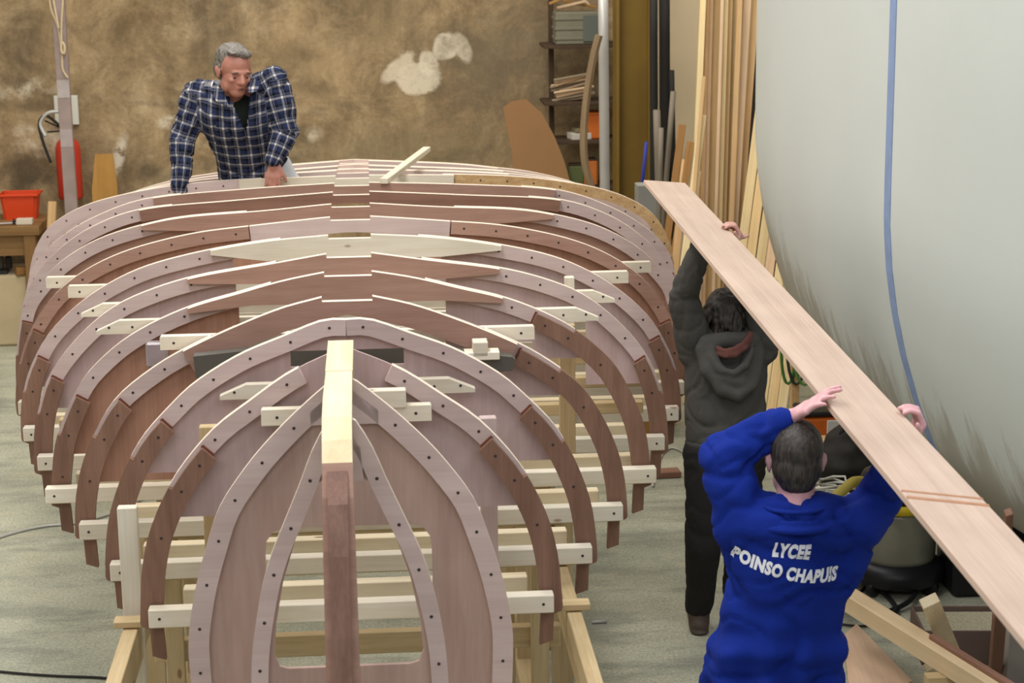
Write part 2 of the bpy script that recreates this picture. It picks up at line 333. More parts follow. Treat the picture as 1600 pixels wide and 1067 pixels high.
# ------------------------------------------------------------------ the hull frames
SEC = {
 'A': [(0, 1.955), (.03, 1.945), (.08, 1.86), (.12, 1.76), (.165, 1.655), (.205, 1.56), (.235, 1.46), (.265, 1.30), (.275, 1.16), (.28, .93)],
 'a': [(0, 1.950), (.03, 1.938), (.14, 1.845), (.24, 1.745), (.31, 1.66), (.38, 1.555), (.425, 1.43), (.455, 1.33), (.475, 1.24), (.49, 1.14), (.49, 1.04), (.485, .93)],
 'B': [(0, 1.925), (.17, 1.85), (.31, 1.755), (.435, 1.66), (.56, 1.51), (.64, 1.35), (.675, 1.21), (.685, 1.10), (.69, 1.03)],
 'C': [(0, 1.914), (.085, 1.911), (.22, 1.86), (.37, 1.80), (.52, 1.71), (.615, 1.625), (.715, 1.515), (.785, 1.39), (.835, 1.25), (.855, 1.12), (.86, 1.03)],
 'D': [(0, 1.93), (.10, 1.905), (.24, 1.87), (.40, 1.81), (.56, 1.74), (.70, 1.665), (.85, 1.55), (.935, 1.425), (.99, 1.30), (1.02, 1.17), (1.03, 1.035)],
 'E': [(0, 1.925), (.10, 1.91), (.26, 1.88), (.43, 1.835), (.6, 1.79), (.76, 1.725), (.89, 1.65), (1.0, 1.555), (1.06, 1.48), (1.12, 1.365), (1.16, 1.255), (1.18, 1.13), (1.19, 1.02)],
 'F': [(0, 1.915), (.1, 1.90), (.32, 1.865), (.64, 1.815), (.87, 1.745), (1.01, 1.67), (1.14, 1.555), (1.24, 1.43), (1.29, 1.31), (1.32, 1.18), (1.33, 1.02)],
 'G': [(0, 1.91), (.1, 1.90), (.36, 1.88), (.63, 1.84), (.88, 1.78), (1.06, 1.70), (1.2, 1.605), (1.315, 1.495), (1.38, 1.395), (1.43, 1.28), (1.455, 1.15), (1.46, 1.03)],
 'H': [(0, 1.905), (.1, 1.90), (.44, 1.87), (.72, 1.84), (1.0, 1.775), (1.2, 1.69), (1.345, 1.585), (1.44, 1.47), (1.5, 1.36), (1.54, 1.24), (1.56, 1.10), (1.56, 1.03)],
 'I': [(0, 1.90), (.1, 1.895), (.42, 1.87), (.77, 1.85), (.985, 1.815), (1.205, 1.75), (1.385, 1.65), (1.505, 1.535), (1.58, 1.43), (1.62, 1.28), (1.635, 1.15), (1.64, 1.03)],
 'J': [(0, 1.89), (.1, 1.885), (.58, 1.855), (1.04, 1.82), (1.31, 1.73), (1.50, 1.60), (1.61, 1.47), (1.67, 1.35), (1.695, 1.2), (1.70, 1.04)],
 'K': [(0, 1.87), (.1, 1.865), (.55, 1.845), (1.06, 1.805), (1.355, 1.71), (1.56, 1.59), (1.68, 1.47), (1.73, 1.33), (1.75, 1.18), (1.755, 1.04)],
 'L': [(0, 1.845), (.11, 1.84), (.56, 1.83), (1.0, 1.80), (1.4, 1.725), (1.63, 1.62), (1.735, 1.5), (1.79, 1.34), (1.8, 1.18), (1.8, 1.05)],
 'M': [(0, 1.81), (.6, 1.785), (1, 1.75), (1.4, 1.67), (1.65, 1.56), (1.76, 1.43), (1.81, 1.25), (1.81, 1.05)],
 'N': [(0, 1.775), (.69, 1.735), (.95, 1.71), (1.22, 1.66), (1.5, 1.57), (1.7, 1.44), (1.79, 1.25), (1.8, 1.06)],
 'O': [(0, 1.745), (.58, 1.71), (.85, 1.68), (1.12, 1.64), (1.4, 1.56), (1.62, 1.43), (1.75, 1.24), (1.76, 1.06)],
}
ORDER = 'AaBCDEFGHIJKLMNO'
ST = {n: (i-2)*SP for i, n in enumerate(ORDER)}
def dense(n):
    P = [(p.x, p.y) for p in spline([(u, z, 0) for u, z in SEC[n]], 8)]
    P = np.array(P); s = np.concatenate([[0], np.cumsum(np.hypot(*np.diff(P, axis=0).T))])
    return P, s
class Curve:
    def __init__(self, n): self.P, self.s = dense(n); self.L = self.s[-1]
    def pt(self, s): return float(np.interp(s, self.s, self.P[:, 0])), float(np.interp(s, self.s, self.P[:, 1]))
    def s_u(self, u): return float(np.interp(u, np.maximum.accumulate(self.P[:, 0])+np.arange(len(self.s))*1e-7, self.s))
    def s_z(self, z): return float(np.interp(-z, -self.P[:, 1], self.s))
    def nrm(self, s):                                          # inward normal
        a, b = self.pt(max(s-.02, 0)), self.pt(min(s+.02, self.L)); t = np.array([b[0]-a[0], b[1]-a[1]]); t /= np.linalg.norm(t)
        return -abs(t[1]) if t[1] < 0 else -abs(t[1]), -abs(t[0])
    def off(self, s, d):
        u, z = self.pt(s); n = self.nrm(s); return u+n[0]*d, z+n[1]*d
    def arc(self, s0, s1, d=0, n=None):
        n = n or max(2, int(abs(s1-s0)/.045)); return [self.off(s0+(s1-s0)*k/n, d) for k in range(n+1)]
def mir(pts, sg): return [(sg*u, z) for u, z in pts]
TR = .034
def piece(name, outer, inner, sg, v0, v1, mat, parent, edge=M_EDGE):
    """curved plank between an outer and an inner line; its outer edge shows planed end grain"""
    pts = mir(outer+inner[::-1], sg); no = len(outer)
    return extrude(name, pts, v0, v1, [mat, edge], parent, edgeidx=lambda i: 1 if i < no-1 else 0)
def screws(pts, v, parent, r=.0055):
    V = []; F = []
    for u, z in pts:
        b = len(V)
        for dv, rr in ((0, r), (-.0015, r*.8)):
            for k in range(6): a = k*math.pi/3; V.append((u+rr*math.cos(a), v+dv, z+rr*math.sin(a)))
        F.append(tuple(b+6+k for k in range(6)))
        for k in range(6): F.append((b+k, b+(k+1) % 6, b+6+(k+1) % 6, b+6+k))
    if V: tag(mobj('screws', V, F, M_SCREW, parent), kind='stuff')
def foot(n, cv, ztop, sg, fr, lap=.16, w=.072):
    s0 = cv.s_z(ztop); s1 = min(s0+lap, cv.L-.05); L = cv.L
    outer = cv.arc(s0, s1, .013)+cv.arc(s1, L)
    end = cv.off(L, 0); inn = [cv.off(s0+(L-s0)*k/14, w+.004*math.sin(k/14*3.1)) for k in range(15)]
    ue, ze = end
    tail = [(ue-.004, ze-.012), (ue-.030, ze-.022), (ue-.034, ze-.115), (ue-.078, ze-.13), (ue-.074, ze-.03)]
    pts = mir(outer+tail+inn[::-1], sg); no = len(outer)
    ft_ = extrude('foot_timber', pts, -TR*.75, 0.0, [M_FOOT, M_FOOT], fr)
    a_, b_ = cv.off(s0-.007, .010), cv.off(s0-.007, w*.80); c_, d_ = cv.off(s0+.002, w*.85), cv.off(s0+.002, .008)
    extrude('glue_bead', mir([a_, b_, c_, d_], sg), -.007, .0, [M_GLUE], ft_)
    return [(cv.off(s0+d, .042)) for d in (.05, .16, .34) if s0+d < L-.1]
def floor_timber(n, cv, ul, ur, mat, fr, depth=None, zb=None, v0=-TR, v1=0.0, notch=True, edge=M_EDGE, name='floor_timber'):
    """cross timber over the keel line, notched for the keelson"""
    top = []
    for sg, uu in ((-1, ul), (1, ur)):
        a = cv.arc(cv.s_u(.092), cv.s_u(uu)); top.append(mir(a, sg))
    L = top[0][::-1]; R = top[1]
    zn = cv.pt(cv.s_u(.092))[1]-(.016 if notch else -.012)
    mid = [(-.092, zn), (.092, zn)] if notch else [(0, zn)]
    T = L+mid+R
    if depth:
        bl = cv.arc(cv.s_u(ur), cv.s_u(.03), depth); br = mir(cv.arc(cv.s_u(.03), cv.s_u(ul), depth), -1)
        bot = bl+br
    else:
        z_r, z_l = cv.pt(cv.s_u(ur))[1]-.018, cv.pt(cv.s_u(ul))[1]-.018
        zz = zb
        bot = [(ur, z_r), (ur*.62, max(zz, z_r-.05) if zz > z_r else zz), (-ul*.62, zz), (-ul, z_l)]
        bot = [(ur, z_r), (ur*.60, zz), (-ul*.60, zz), (-ul, z_l)]
    nt = len(T)
    return extrude(name, T+bot, v0, v1, [mat, edge], fr, edgeidx=lambda i: 1 if i < nt-1 else 0)
def ring(n, cv, u0, ztop_end, sg, fr, w=.056, mat=M_LIL, v0=0.0, v1=TR):
    s0 = cv.s_u(u0) if u0 > 0 else 0; s1 = cv.s_z(ztop_end)
    piece('ring_timber', cv.arc(s0, s1), cv.arc(s0, s1, w), sg, v0, v1, mat, fr)
    return [cv.off(s0+d, w*.5) for d in np.arange(.06, s1-s0-.03, .15)]
def panel(pts, fr, mat=M_PAN, v0=TR, v1=TR+.012, name='plywood_panel'): return extrude(name, pts, v0, v1, [mat], fr)
def spall(n, half, fr, back=True, bl=None, br=None):
    v = ST[n]; screws([(s_*(half-.035), 1.065) for s_ in (-1, 1)], -.0872, fr)
    beam('cross_beam', (-half, -.062, 1.065), (half, -.062, 1.065), .05, .062, M_PINE, fr)
    if back: beam('cross_beam', (-(bl or half-.10), .075, 1.078), (br or half-.075, .075, 1.078), .05, .07, M_PINEW, fr)
def cleat(half, z, fr, v=-.06, h=.055, cham=True, mat=M_PINE, name='cleat'):
    c = .09 if cham else .004
    pts = [(-half, z-h/2), (-half, z-h/2+.012 if cham else z+h/2-.004), (-half+c, z+h/2), (half-c, z+h/2), (half, z-h/2+.012 if cham else z+h/2-.004), (half, z-h/2)]
    screws([(s_*(half-d_), z) for s_ in (-1, 1) for d_ in (.05, .14)], v-.0002, fr)
    return extrude(name, pts, v, v+.04, [mat], fr)
ORD = ['first', 'second', 'third', 'fourth', 'fifth', 'sixth', 'seventh', 'eighth', 'ninth', 'tenth', 'eleventh', 'twelfth', 'thirteenth', 'fourteenth', 'fifteenth', 'last']
LOOK = {'A': 'bow bulkhead with tall arched opening, foremost of all, behind the stem', 'a': 'bow bulkhead with rose rim and wide low opening, second from the stem',
 'B': 'hull frame with solid rose panel peaked under the pale end of the stem', 'C': 'hull frame with panel and long dark slot near its top, fourth from stem',
 'D': 'hull frame with brown centre timber and grey tray fixed on, fifth from stem', 'E': 'hull frame with brown wedge centre timber and high right foot, sixth from stem',
 'F': 'hull frame with tapered brown centre timber, just before the white-centred frame', 'G': 'hull frame with long white pine centre timber over the keel',
 'H': 'hull frame with pale rose centre timber, just behind the white-centred frame', 'I': 'hull frame with long tapered brown centre timber, second behind the white-centred frame',
 'J': 'hull frame with darkest brown square-ended centre timber across the keel', 'K': 'hull frame with brown centre timber right before the leaning man in plaid',
 'L': 'hull frame with white left timber and flake board right under the plaid man', 'M': 'rose hull frame directly behind the plaid man, third from the stern end',
 'N': 'rose hull frame, last but one at the stern end', 'O': 'rose hull frame, rearmost at the stern end nearest the plaster wall'}
FR = {}
for n in ORDER:
    e = empty('bow_bulkhead' if n in 'Aa' else 'hull_frame', bw(0, ST[n], 0), RZ)
    tag(e, LOOK[n], 'bulkhead' if n in 'Aa' else 'boat frame', 'upturned boat frames'); FR[n] = e
CV = {n: Curve(n) for n in ORDER}
# two bow bulkheads
for n in 'Aa':
    cv, fr = CV[n], FR[n]; w = .047 if n == 'A' else .062
    sc = []
    for sg in (-1, 1):
        s0 = cv.s_u(.06 if n == 'A' else .02)
        piece('rim_timber', cv.arc(cv.s_u(.0), cv.L), cv.arc(0, cv.s_u(.035), w)[:-1]+cv.arc(cv.s_u(.035), cv.L, w), sg, -.018, .0, M_LIL, fr)
        sc += mir([cv.off(s, w*.5) for s in np.arange(.22, cv.L-.05, .145)], sg)
    # apex web
    za = 1.80 if n == 'a' else 1.765
    ua = .12 if n == 'a' else .075
    top = cv.arc(0, cv.s_u(ua), .03); extrude('apex_web', mir(top, -1)[::-1]+top[1:]+[(ua-.02, za), (-ua+.02, za)], -.018, -.0005, [M_LIL], fr)
    if n == 'a':
        half_in = [(.0, 1.48), (.19, 1.48), (.225, 1.468), (.245, 1.44), (.25, 1.40), (.25, .93)]
    else:
        half_in = [(.0, 1.77), (.05, 1.77), (.075, 1.755), (.09, 1.73), (.13, 1.62), (.175, 1.48), (.20, 1.35), (.207, 1.26), (.195, 1.228), (.17, 1.22), (0, 1.22)]
    for sg in (-1, 1):
        out = cv.arc(0, cv.L, .004)
        if n == 'a': pts = out+half_in[::-1]
        else:
            cut = [(.0, .93)]
            pts = out+[(0, .93)]+half_in[::-1]
        panel(mir(pts, sg), fr, M_PANA, 0, .014)
    screws(sc, -.018, fr)
# B : ring + solid panel
def upper_panel(n, zb, fr, mat=M_PAN, v0=TR, u_in=0):
    cv = CV[n]; a = cv.arc(0, cv.s_z(zb), .006)
    panel(mir(a, -1)[::-1]+a[1:], fr, mat, v0, v0+.012)
zf = {'B': (1.62, 1.62), 'C': (1.60, 1.59), 'D': (1.70, 1.55), 'E': (1.735, 1.45), 'F': (1.43, 1.42), 'G': (1.41, 1.40), 'H': (1.38, 1.42), 'I': (1.36, 1.36), 'J': (1.34, 1.34), 'K': (1.33, 1.33), 'L': (1.33, 1.33), 'M': (1.3, 1.3), 'N': (1.3, 1.3), 'O': (1.3, 1.3)}
half = {'B': .655, 'C': .835, 'D': 1.005, 'E': 1.20, 'F': 1.305, 'G': 1.44, 'H': 1.54, 'I': 1.6, 'J': 1.65, 'K': 1.7, 'L': 1.72, 'M': 1.72, 'N': 1.7, 'O': 1.65}
u0 = {'B': .15, 'C': 0, 'D': .50, 'E': .30, 'F': .30, 'G': .30, 'H': .465, 'I': .5, 'J': .9, 'K': .9, 'L': .5, 'M': 0, 'N': 0, 'O': 0}
for n in 'BCDEFGHIJKLMNO':
    cv, fr = CV[n], FR[n]; sc = []; scf = []
    for k, sg in enumerate((1, -1)):
        zt = zf[n][k]
        rw = .056 if n in 'BCDE' else .058
        mt = M_OSB if (n == 'L' and sg == 1) else M_LIL
        if n == 'H': mt = M_FLO
        lap = .17
        s_end = cv.s_z(zt)+lap; zend = cv.pt(min(s_end, cv.L-.06))[1]
        sc += mir(ring(n, cv, u0[n], zend, sg, fr, rw, mt), sg)
        scf += mir(foot(n, cv, zt, sg, fr, lap), sg)
    screws(sc, -.0005, fr); screws(scf, -TR*.75, fr)
    spall(n, half[n], fr, True)
for n in 'BC': upper_panel(n, 1.37 if n == 'B' else 1.385, FR[n]) if n == 'B' else None
# C panel with slot
cv = CV['C']; sl = (.195, 1.745, 1.802)
for sg in (-1, 1):
    a = cv.arc(0, cv.s_z(1.385), .006)
    pts = a+[(0, 1.385), (0, sl[1]), (sl[0], sl[1]), (sl[0], sl[2]), (0, sl[2])]
    panel(mir(pts, sg), FR['C'])
# centre timbers
floor_timber('D', CV['D'], .60, .62, M_FLO, FR['D'], depth=.085)
floor_timber('E', CV['E'], .62, .60, M_FLO, FR['E'], zb=1.79)
floor_timber('F', CV['F'], .66, .62, M_FLO, FR['F'], zb=1.785)
floor_timber('G', CV['G'], .60, .66, M_PINE, FR['G'], zb=1.795)
floor_timber('H', CV['H'], .46, .46, M_LIL, FR['H'], depth=.075, v0=0, v1=TR)
floor_timber('I', CV['I'], 1.0, .98, M_FLO, FR['I'], zb=1.775)
floor_timber('J', CV['J'], 1.06, 1.06, M_BRN, FR['J'], depth=.06)
floor_timber('K', CV['K'], 1.04, 1.08, M_FLO, FR['K'], depth=.06)
floor_timber('L', CV['L'], .62, .56, M_PINE, FR['L'], depth=.06)
for n in 'MNO': floor_timber(n, CV[n], .7, .9, M_LIL, FR[n], depth=.055)
# side panels with a gap over the middle; a tongue runs down beside the ring
def side_panel(n, sg, u_in, zt, u_t, zl, mat):
    cv = CV[n]; s0 = cv.s_u(u_in); a = cv.arc(s0, cv.s_z(zl), .006)
    ue = a[-1][0]
    pts = a+[(u_t, zl), (u_t, zt), (u_in, zt)] if u_t < ue-.01 else a+[(u_in, zt)]
    panel(mir(pts, sg), FR[n], mat)
side_panel('D', -1, .415, 1.55, .55, 1.22, M_PANB); side_panel('D', 1, .36, 1.56, .60, 1.50, M_PAN)
side_panel('E', -1, .43, 1.55, .62, 1.20, M_PANB); side_panel('E', 1, .38, 1.60, .72, 1.53, M_PAN)
side_panel('F', -1, .47, 1.58, .90, 1.27, M_PAN); side_panel('F', 1, .40, 1.585, .985, 1.30, M_PAN)
side_panel('G', -1, .51, 1.60, .95, 1.25, M_PAN); side_panel('G', 1, .40, 1.60, 1.10, 1.25, M_PAN)
side_panel('H', -1, .30, 1.60, 1.05, 1.25, M_PANB); side_panel('H', 1, .30, 1.60, 1.15, 1.25, M_PANB)
for n in 'IJK':
    for sg in (-1, 1): side_panel(n, sg, .5, 1.55, 1.2, 1.25, M_FLO if n != 'J' else M_BRN)
# upper cleats (white pine battens screwed across the panels)
cleat(.27, 1.715, FR['B'], -.058, .052, False); cleat(.435, 1.685, FR['C'], -.058, .05)
cleat(.69, 1.735, FR['D'], .05, .05, False); cleat(.985, 1.70, FR['E'], .05, .052); cleat(1.11, 1.675, FR['F'], .05, .052)
cleat(1.23, 1.665, FR['G'], .05, .052, False); cleat(1.40, 1.62, FR['H'], .05, .05, False)
# small extras on single frames
box('cleat_block', (.12, -.045, 1.765), (.14, .04, .06), M_PINE, FR['B'])
def pixpoly(pp, n, dv): return [(ub(atv(x, y, ST[n]+dv))[0], atv(x, y, ST[n]+dv).z) for x, y in pp]
extrude('plastic_tray', pixpoly([(302, 557), (376, 549), (460, 541), (640, 540), (735, 551), (800, 558), (806, 562), (801, 579), (600, 604), (400, 606), (318, 596), (306, 590)], 'D', -.12), -.12, -.06, [M_GREYBOX], FR['D'])
q = atv(750, 543, ST['D']-.1); box('cleat_block', (ub(q)[0], -.1, q.z), (.055, .07, .055), M_PINE, FR['D']); q = atv(765, 553, ST['D']-.1); box('cleat_block', (ub(q)[0]-.03, -.1, q.z), (.13, .07, .03), M_PINE, FR['D'])
# ------------------------------------------------------------------ stem
st = empty('stem', bw(0, 0, 0), RZ); tag(st, 'pale laminated timber stem standing at the bow of the upturned frames', 'boat stem')
def stem_part(name, prof, hw, mat):
    """profile in (v,z) lofted as a bar: list of (v, z, depth below, halfwidth)"""
    V = []; F = []
    for (v, z, nv, nz, d, h) in prof:
        for (sx, k) in ((-1, 0), (1, 0), (1, 1), (-1, 1)):
            V.append((sx*h-.012, v+nv*d*k, z+nz*d*k))
    n = len(prof)
    for i in range(n-1):
        for k in range(4): F.append((i*4+k, i*4+(k+1) % 4, (i+1)*4+(k+1) % 4, (i+1)*4+k))
    F.append((3, 2, 1, 0)); F.append(tuple((n-1)*4+k for k in range(4)))
    o = mobj(name, V, F, mat, st)
    return o
stem_part('keel_end', [(.01, 1.945, 0, -1, .022, .040), (-.46, 1.960, 0, -1, .042, .040)], .04, M_PINEY2)
stem_part('stem_cap', [(-.462, 1.959, 0, -1, .042, .0385), (-.80, 1.968, .05, -1, .040, .040), (-.96, 1.955, .1, -1, .05, .040), (-1.05, 1.915, .35, -.9, .06, .040), (-1.11, 1.868, .5, -.85, .085, .040)], .04, M_PINEY2)
stem_part('stem_post', [(-1.11, 1.869, .5, -.85, .085, .040), (-1.165, 1.79, .8, -.5, .09, .041), (-1.215, 1.66, .95, -.2, .10, .042), (-1.26, 1.45, 1, -.1, .10, .043), (-1.30, 1.2, 1, 0, .10, .045), (-1.32, .93, 1, 0, .10, .046)], .04, M_FLO)
stem_part('cutwater', [(-1.128, 1.852, .5, -.85, .03, .027), (-1.193, 1.78, .8, -.5, .03, .026), (-1.243, 1.655, .95, -.2, .03, .025), (-1.288, 1.447, 1, -.1, .03, .025), (-1.328, 1.2, 1, 0, .03, .026), (-1.348, .93, 1, 0, .03, .026)], .03, M_STEM)

# ------------------------------------------------------------------ strongback the frames stand on
sb = empty('strongback', bw(0, 0, 0), RZ); tag(sb, 'yellow pine strongback of rails and posts carrying the boat frames', 'building jig')
for sg in (-1, 1):
    beam('rail', (sg*.745, -1.6, .88), (sg*.745, 3.0, .88), .05, .14, M_PINEY, sb)
    beam('rail', (sg*.745, 3.0, .88), (sg*.745, 6.6, .88), .05, .14, M_PINEY, sb)
    for v in (1.15, 1.9, 2.6, 3.6, 4.8, 6.0):
        beam('post', (sg*.715, v, 0), (sg*.715, v, 1.03), .07, .045, M_PINEY, sb, up=(0, 1, 0))
        if v > .8:
            beam('post', (sg*.60, v+.2, 0), (sg*.60, v+.2, 1.03), .06, .045, M_PINEY, sb, up=(0, 1, 0))
            beam('post', (sg*.83, v+.25, 0), (sg*.83, v+.25, .98), .09, .02, M_PINEY, sb, up=(0, 1, 0))
    beam('sole_plate', (sg*.72, -1.6, .035), (sg*.72, 6.6, .035), .10, .07, M_PINEY, sb)
for n in 'BCDEFGHIJKLMN':
    v = ST[n]
    beam('cross_strip', (-.80, v+.16, .966), (.80, v+.16, .966), .06, .024, M_PINEY, sb)
for v in (1.2, 2.6, 3.6, 4.8):
    beam('cross_tie', (-.8, v, .45), (.8, v, .45), .045, .09, M_PINEY, sb)
for n, uu in (('F', 1.25), ('G', 1.38), ('H', 1.45)):
    v = ST[n]
    beam('side_strip', (.75, v+.2, 1.155), (uu, v+.2, 1.155), .05, .05, M_PINEY, sb); beam('side_strip', (-.75, v+.2, 1.155), (-uu, v+.2, 1.155), .05, .05, M_PINEY, sb)
# uprights tied to the frames
def upright(u, v, z0, z1, w, d, label, mat=None):
    o = beam('upright', bw(u, v, z0), bw(u, v, z1), w, d, mat or M_PINEY, up=AX); tag(o, label, 'wood post', 'uprights between the frames'); return o
upright(-.745, .24, 0.0, 1.345, .065, .04, 'clean white stud standing beside the left rail in front of the frames', M_PINE)
upright(.47, .30, .985, 1.60, .058, .04, 'pine stud on right behind the solid rose panel', M_LIL)
upright(-.47, .30, .985, 1.60, .058, .04, 'pine stud on left behind the solid rose panel')
upright(ub(atv(886, 580, 1.62))[0], 1.62, .97, 1.62, .065, .04, 'pine stud right of the grey tray between fifth and sixth frames')
upright(.95, 2.2, .97, 1.705, .042, .04, 'short white stud end showing above the right batten', M_PINE)
# batten lying on the back frames
p0 = atv(600, 283, ST['K']-.06); p1 = atv(667, 233, ST['K']+1.25)
bt = beam('loose_batten', p0, p1, .045, .03, M_PINE); tag(bt, 'loose pale batten lying slanted on top of the rear frames', 'batten')
# wrapped beam end on the left of the fifth frame, grey tray
w = box('wrapped_block', atv(246, 553, ST['E']-.03), (.085, .05, .10), M_TAPE, rz=RZ, bev=.008); tag(w, 'short block wrapped in shiny film left of the brown panel', 'wrapped block')
# ------------------------------------------------------------------ people: helpers
def caps(bm, p0, p1, r0, r1=None, flat=None, k=1.0, n=14):
    """tapered capsule; flat = direction squeezed by factor k"""
    p0, p1 = Vector(p0), Vector(p1); r1 = r0 if r1 is None else r1
    ax = p1-p0; L = max(ax.length, 1e-5); t = ax/L if ax.length > 1e-5 else Vector((0, 0, 1))
    a = t.orthogonal().normalized(); b = t.cross(a)
    rings = []
    for j in range(5): th = -math.pi/2+j*math.pi/2/5; rings.append((p0+t*r0*math.sin(th), r0*math.cos(th)))
    for j in range(6): q = j/5; rings.append((p0.lerp(p1, q), r0+(r1-r0)*q))
    for j in range(1, 6): th = j*math.pi/2/5; rings.append((p1+t*r1*math.sin(th), r1*math.cos(th)))
    fd = Vector(flat).normalized() if flat is not None else None
    if fd is not None: fd = (fd-t*fd.dot(t)).normalized()
    R = []
    for c, r in rings:
        row = []
        for i in range(n):
            an = 2*math.pi*i/n; o = (a*math.cos(an)+b*math.sin(an))*max(r, 1e-4)
            if fd is not None: o = o-fd*o.dot(fd)*(1-k)
            row.append(bm.verts.new(c+o))
        R.append(row)
    for i in range(len(R)-1):
        for j in range(n): bm.faces.new((R[i][j], R[i][(j+1) % n], R[i+1][(j+1) % n], R[i+1][j]))
    bm.faces.new(R[0][::-1]); bm.faces.new(R[-1])
def ell(bm, c, r, rot=None, seg=18):
    M = Matrix.Translation(Vector(c)) @ ((rot or Matrix.Identity(3)).to_4x4()) @ Matrix.Diagonal((*r, 1))
    bmesh.ops.create_uvsphere(bm, u_segments=seg, v_segments=seg//2+3, radius=1, matrix=M)
def fuse(bm, voxel, smooth=4, fac=.5):
    me = bpy.data.meshes.new('t'); bm.to_mesh(me); bm.free()
    o = bpy.data.objects.new('t', me); C.objects.link(o)
    r = o.modifiers.new('r', 'REMESH'); r.mode = 'VOXEL'; r.voxel_size = voxel; r.adaptivity = 0
    s = o.modifiers.new('s', 'SMOOTH'); s.iterations = smooth; s.factor = fac
    dg = bpy.context.evaluated_depsgraph_get(); out = bpy.data.meshes.new_from_object(o.evaluated_get(dg))
    bpy.data.objects.remove(o, do_unlink=True); bpy.data.meshes.remove(me)
    for p in out.polygons: p.use_smooth = True
    return out
def displace(me, fn):
    co = np.empty(len(me.vertices)*3); me.vertices.foreach_get('co', co); co = co.reshape(-1, 3)
    no = np.empty(len(me.vertices)*3); me.vertices.foreach_get('normal', no); no = no.reshape(-1, 3)
    d = np.array([fn(Vector(c), Vector(n)) for c, n in zip(co, no)])
    co = co+no*d[:, None]; me.vertices.foreach_set('co', co.ravel()); me.update()
def fold(amp, fx, fy, fz, amp2=0, f2=30):
    def fn(c, n):
        d = amp*(mnoise.noise(Vector((c.x*fx, c.y*fy, c.z*fz)))*1.2)
        r = 1-abs(mnoise.noise(Vector((c.x*fx*.7+9, c.y*fy*.7, c.z*fz*.7))))*2.4
        d += amp*.9*max(r, -1)*.6
        if amp2: d += amp2*mnoise.noise(c*f2)
        return d
    return fn
def creases(amp, f, warp=.6, seed=0, dirv=(1, 1, 1)):
    def fn(c, n):
        p = Vector((c.x*dirv[0], c.y*dirv[1], c.z*dirv[2]))*f+Vector((seed, 0, 0))
        w = mnoise.noise_vector(p*.5)*warp; a = abs(mnoise.noise(p+w)); b2 = abs(mnoise.noise(p*1.9+w*1.4+Vector((5, 3, 1))))
        return -amp*(max(0, 1-a*4.5)**1.5)-amp*.5*(max(0, 1-b2*5)**1.5)+amp*.55*mnoise.noise(p*.6)+amp*.45
    return fn
def meobj(name, me, mat, parent=None):
    me.name = name; me.materials.clear(); me.materials.append(mat)
    return link(bpy.data.objects.new(name, me), parent)
def frame3(fwd, up):
    f = Vector(fwd).normalized(); u = Vector(up); u = (u-f*u.dot(f)).normalized(); r = f.cross(u)
    return Matrix((r, f, u)).transposed()           # columns: right(x), forward(y), up(z)
def head(bm, c, fwd, up, s=1.0):
    R = frame3(fwd, up); c = Vector(c)
    W = lambda x, y, z: c+R @ Vector((x*s, y*s, z*s))
    def E(x, y, z, a, b, d): ell(bm, W(x, y, z), (a*s, b*s, d*s), R)
    E(0, -.012, .032, .076, .096, .086)            # skull
    E(0, .020, -.030, .062, .072, .085)            # face
    E(0, .050, -.085, .038, .036, .030)            # chin
    E(-.048, .015, -.062, .018, .040, .035); E(.048, .015, -.062, .018, .040, .035)   # jaw corners
    E(0, .078, .012, .052, .016, .012)             # brow
    caps(bm, W(0, .088, .004), W(0, .104, -.030), .009*s, .013*s)                      # nose
    E(-.012, .094, -.034, .008, .010, .007); E(.012, .094, -.034, .008, .010, .007)
    E(0, .082, -.058, .024, .012, .007); E(0, .080, -.068, .021, .012, .007)          # lips
    E(-.036, .066, -.026, .020, .018, .016); E(.036, .066, -.026, .020, .018, .016)   # cheeks
    for sx in (-1, 1):                              # ears
        E(sx*.079, -.006, -.008, .008, .020, .032); E(sx*.086, -.014, .004, .006, .016, .020)
    return W, R
def hand(bm, wrist, d, n, side, curl=(.3, .4, .3), spread=.06, thumb=(.6, .25), s=1.0, fans=None):
    """d: wrist->knuckles, n: palm faces this way, side: +1/-1 thumb side along d x n"""
    d = Vector(d).normalized(); n = Vector(n); n = (n-d*n.dot(d)).normalized(); l = d.cross(n)*side
    w = Vector(wrist); lens = (.040, .045, .042, .033)
    for i in range(4):
        off = (.030-.020*i)*s; k = w+d*(.088-.004*abs(i-1))*s+l*off
        caps(bm, w+d*.010*s+l*off*.55, k, .0125*s, .0110*s)
        caps(bm, w+d*.05*s+l*off*.8, k-l*.008*s, .011*s)
        ang = 0; p = k; fl = l*spread*(1.5-i)
        for j in range(3):
            cu_ = curl[j] if not isinstance(curl[0], (tuple, list)) else curl[i][j]
            ang += cu_
            dd = (d*math.cos(ang)+n*math.sin(ang)+fl*math.cos(ang)).normalized()
            q = p+dd*lens[i]*s*(1, .66, .5)[j]
            caps(bm, p, q, (.0098-.0008*j)*s, (.0092-.0009*j)*s); p = q
    caps(bm, w+d*.02*s+l*.020*s, w+d*.045*s+l*.036*s, .016*s, .013*s)
    a, b = thumb; p = w+d*.045*s+l*.038*s
    dd = (d*math.cos(a)+l*math.sin(a)+n*b).normalized(); q = p+dd*.036*s; caps(bm, p, q, .0115*s, .0105*s)
    dd = (d*math.cos(a*.6)+l*math.sin(a*.6)+n*b*1.6).normalized(); caps(bm, q, q+dd*.028*s, .0105*s, .0085*s)
    caps(bm, w-d*.03*s, w+d*.03*s, .026*s, .028*s, flat=n, k=.75)
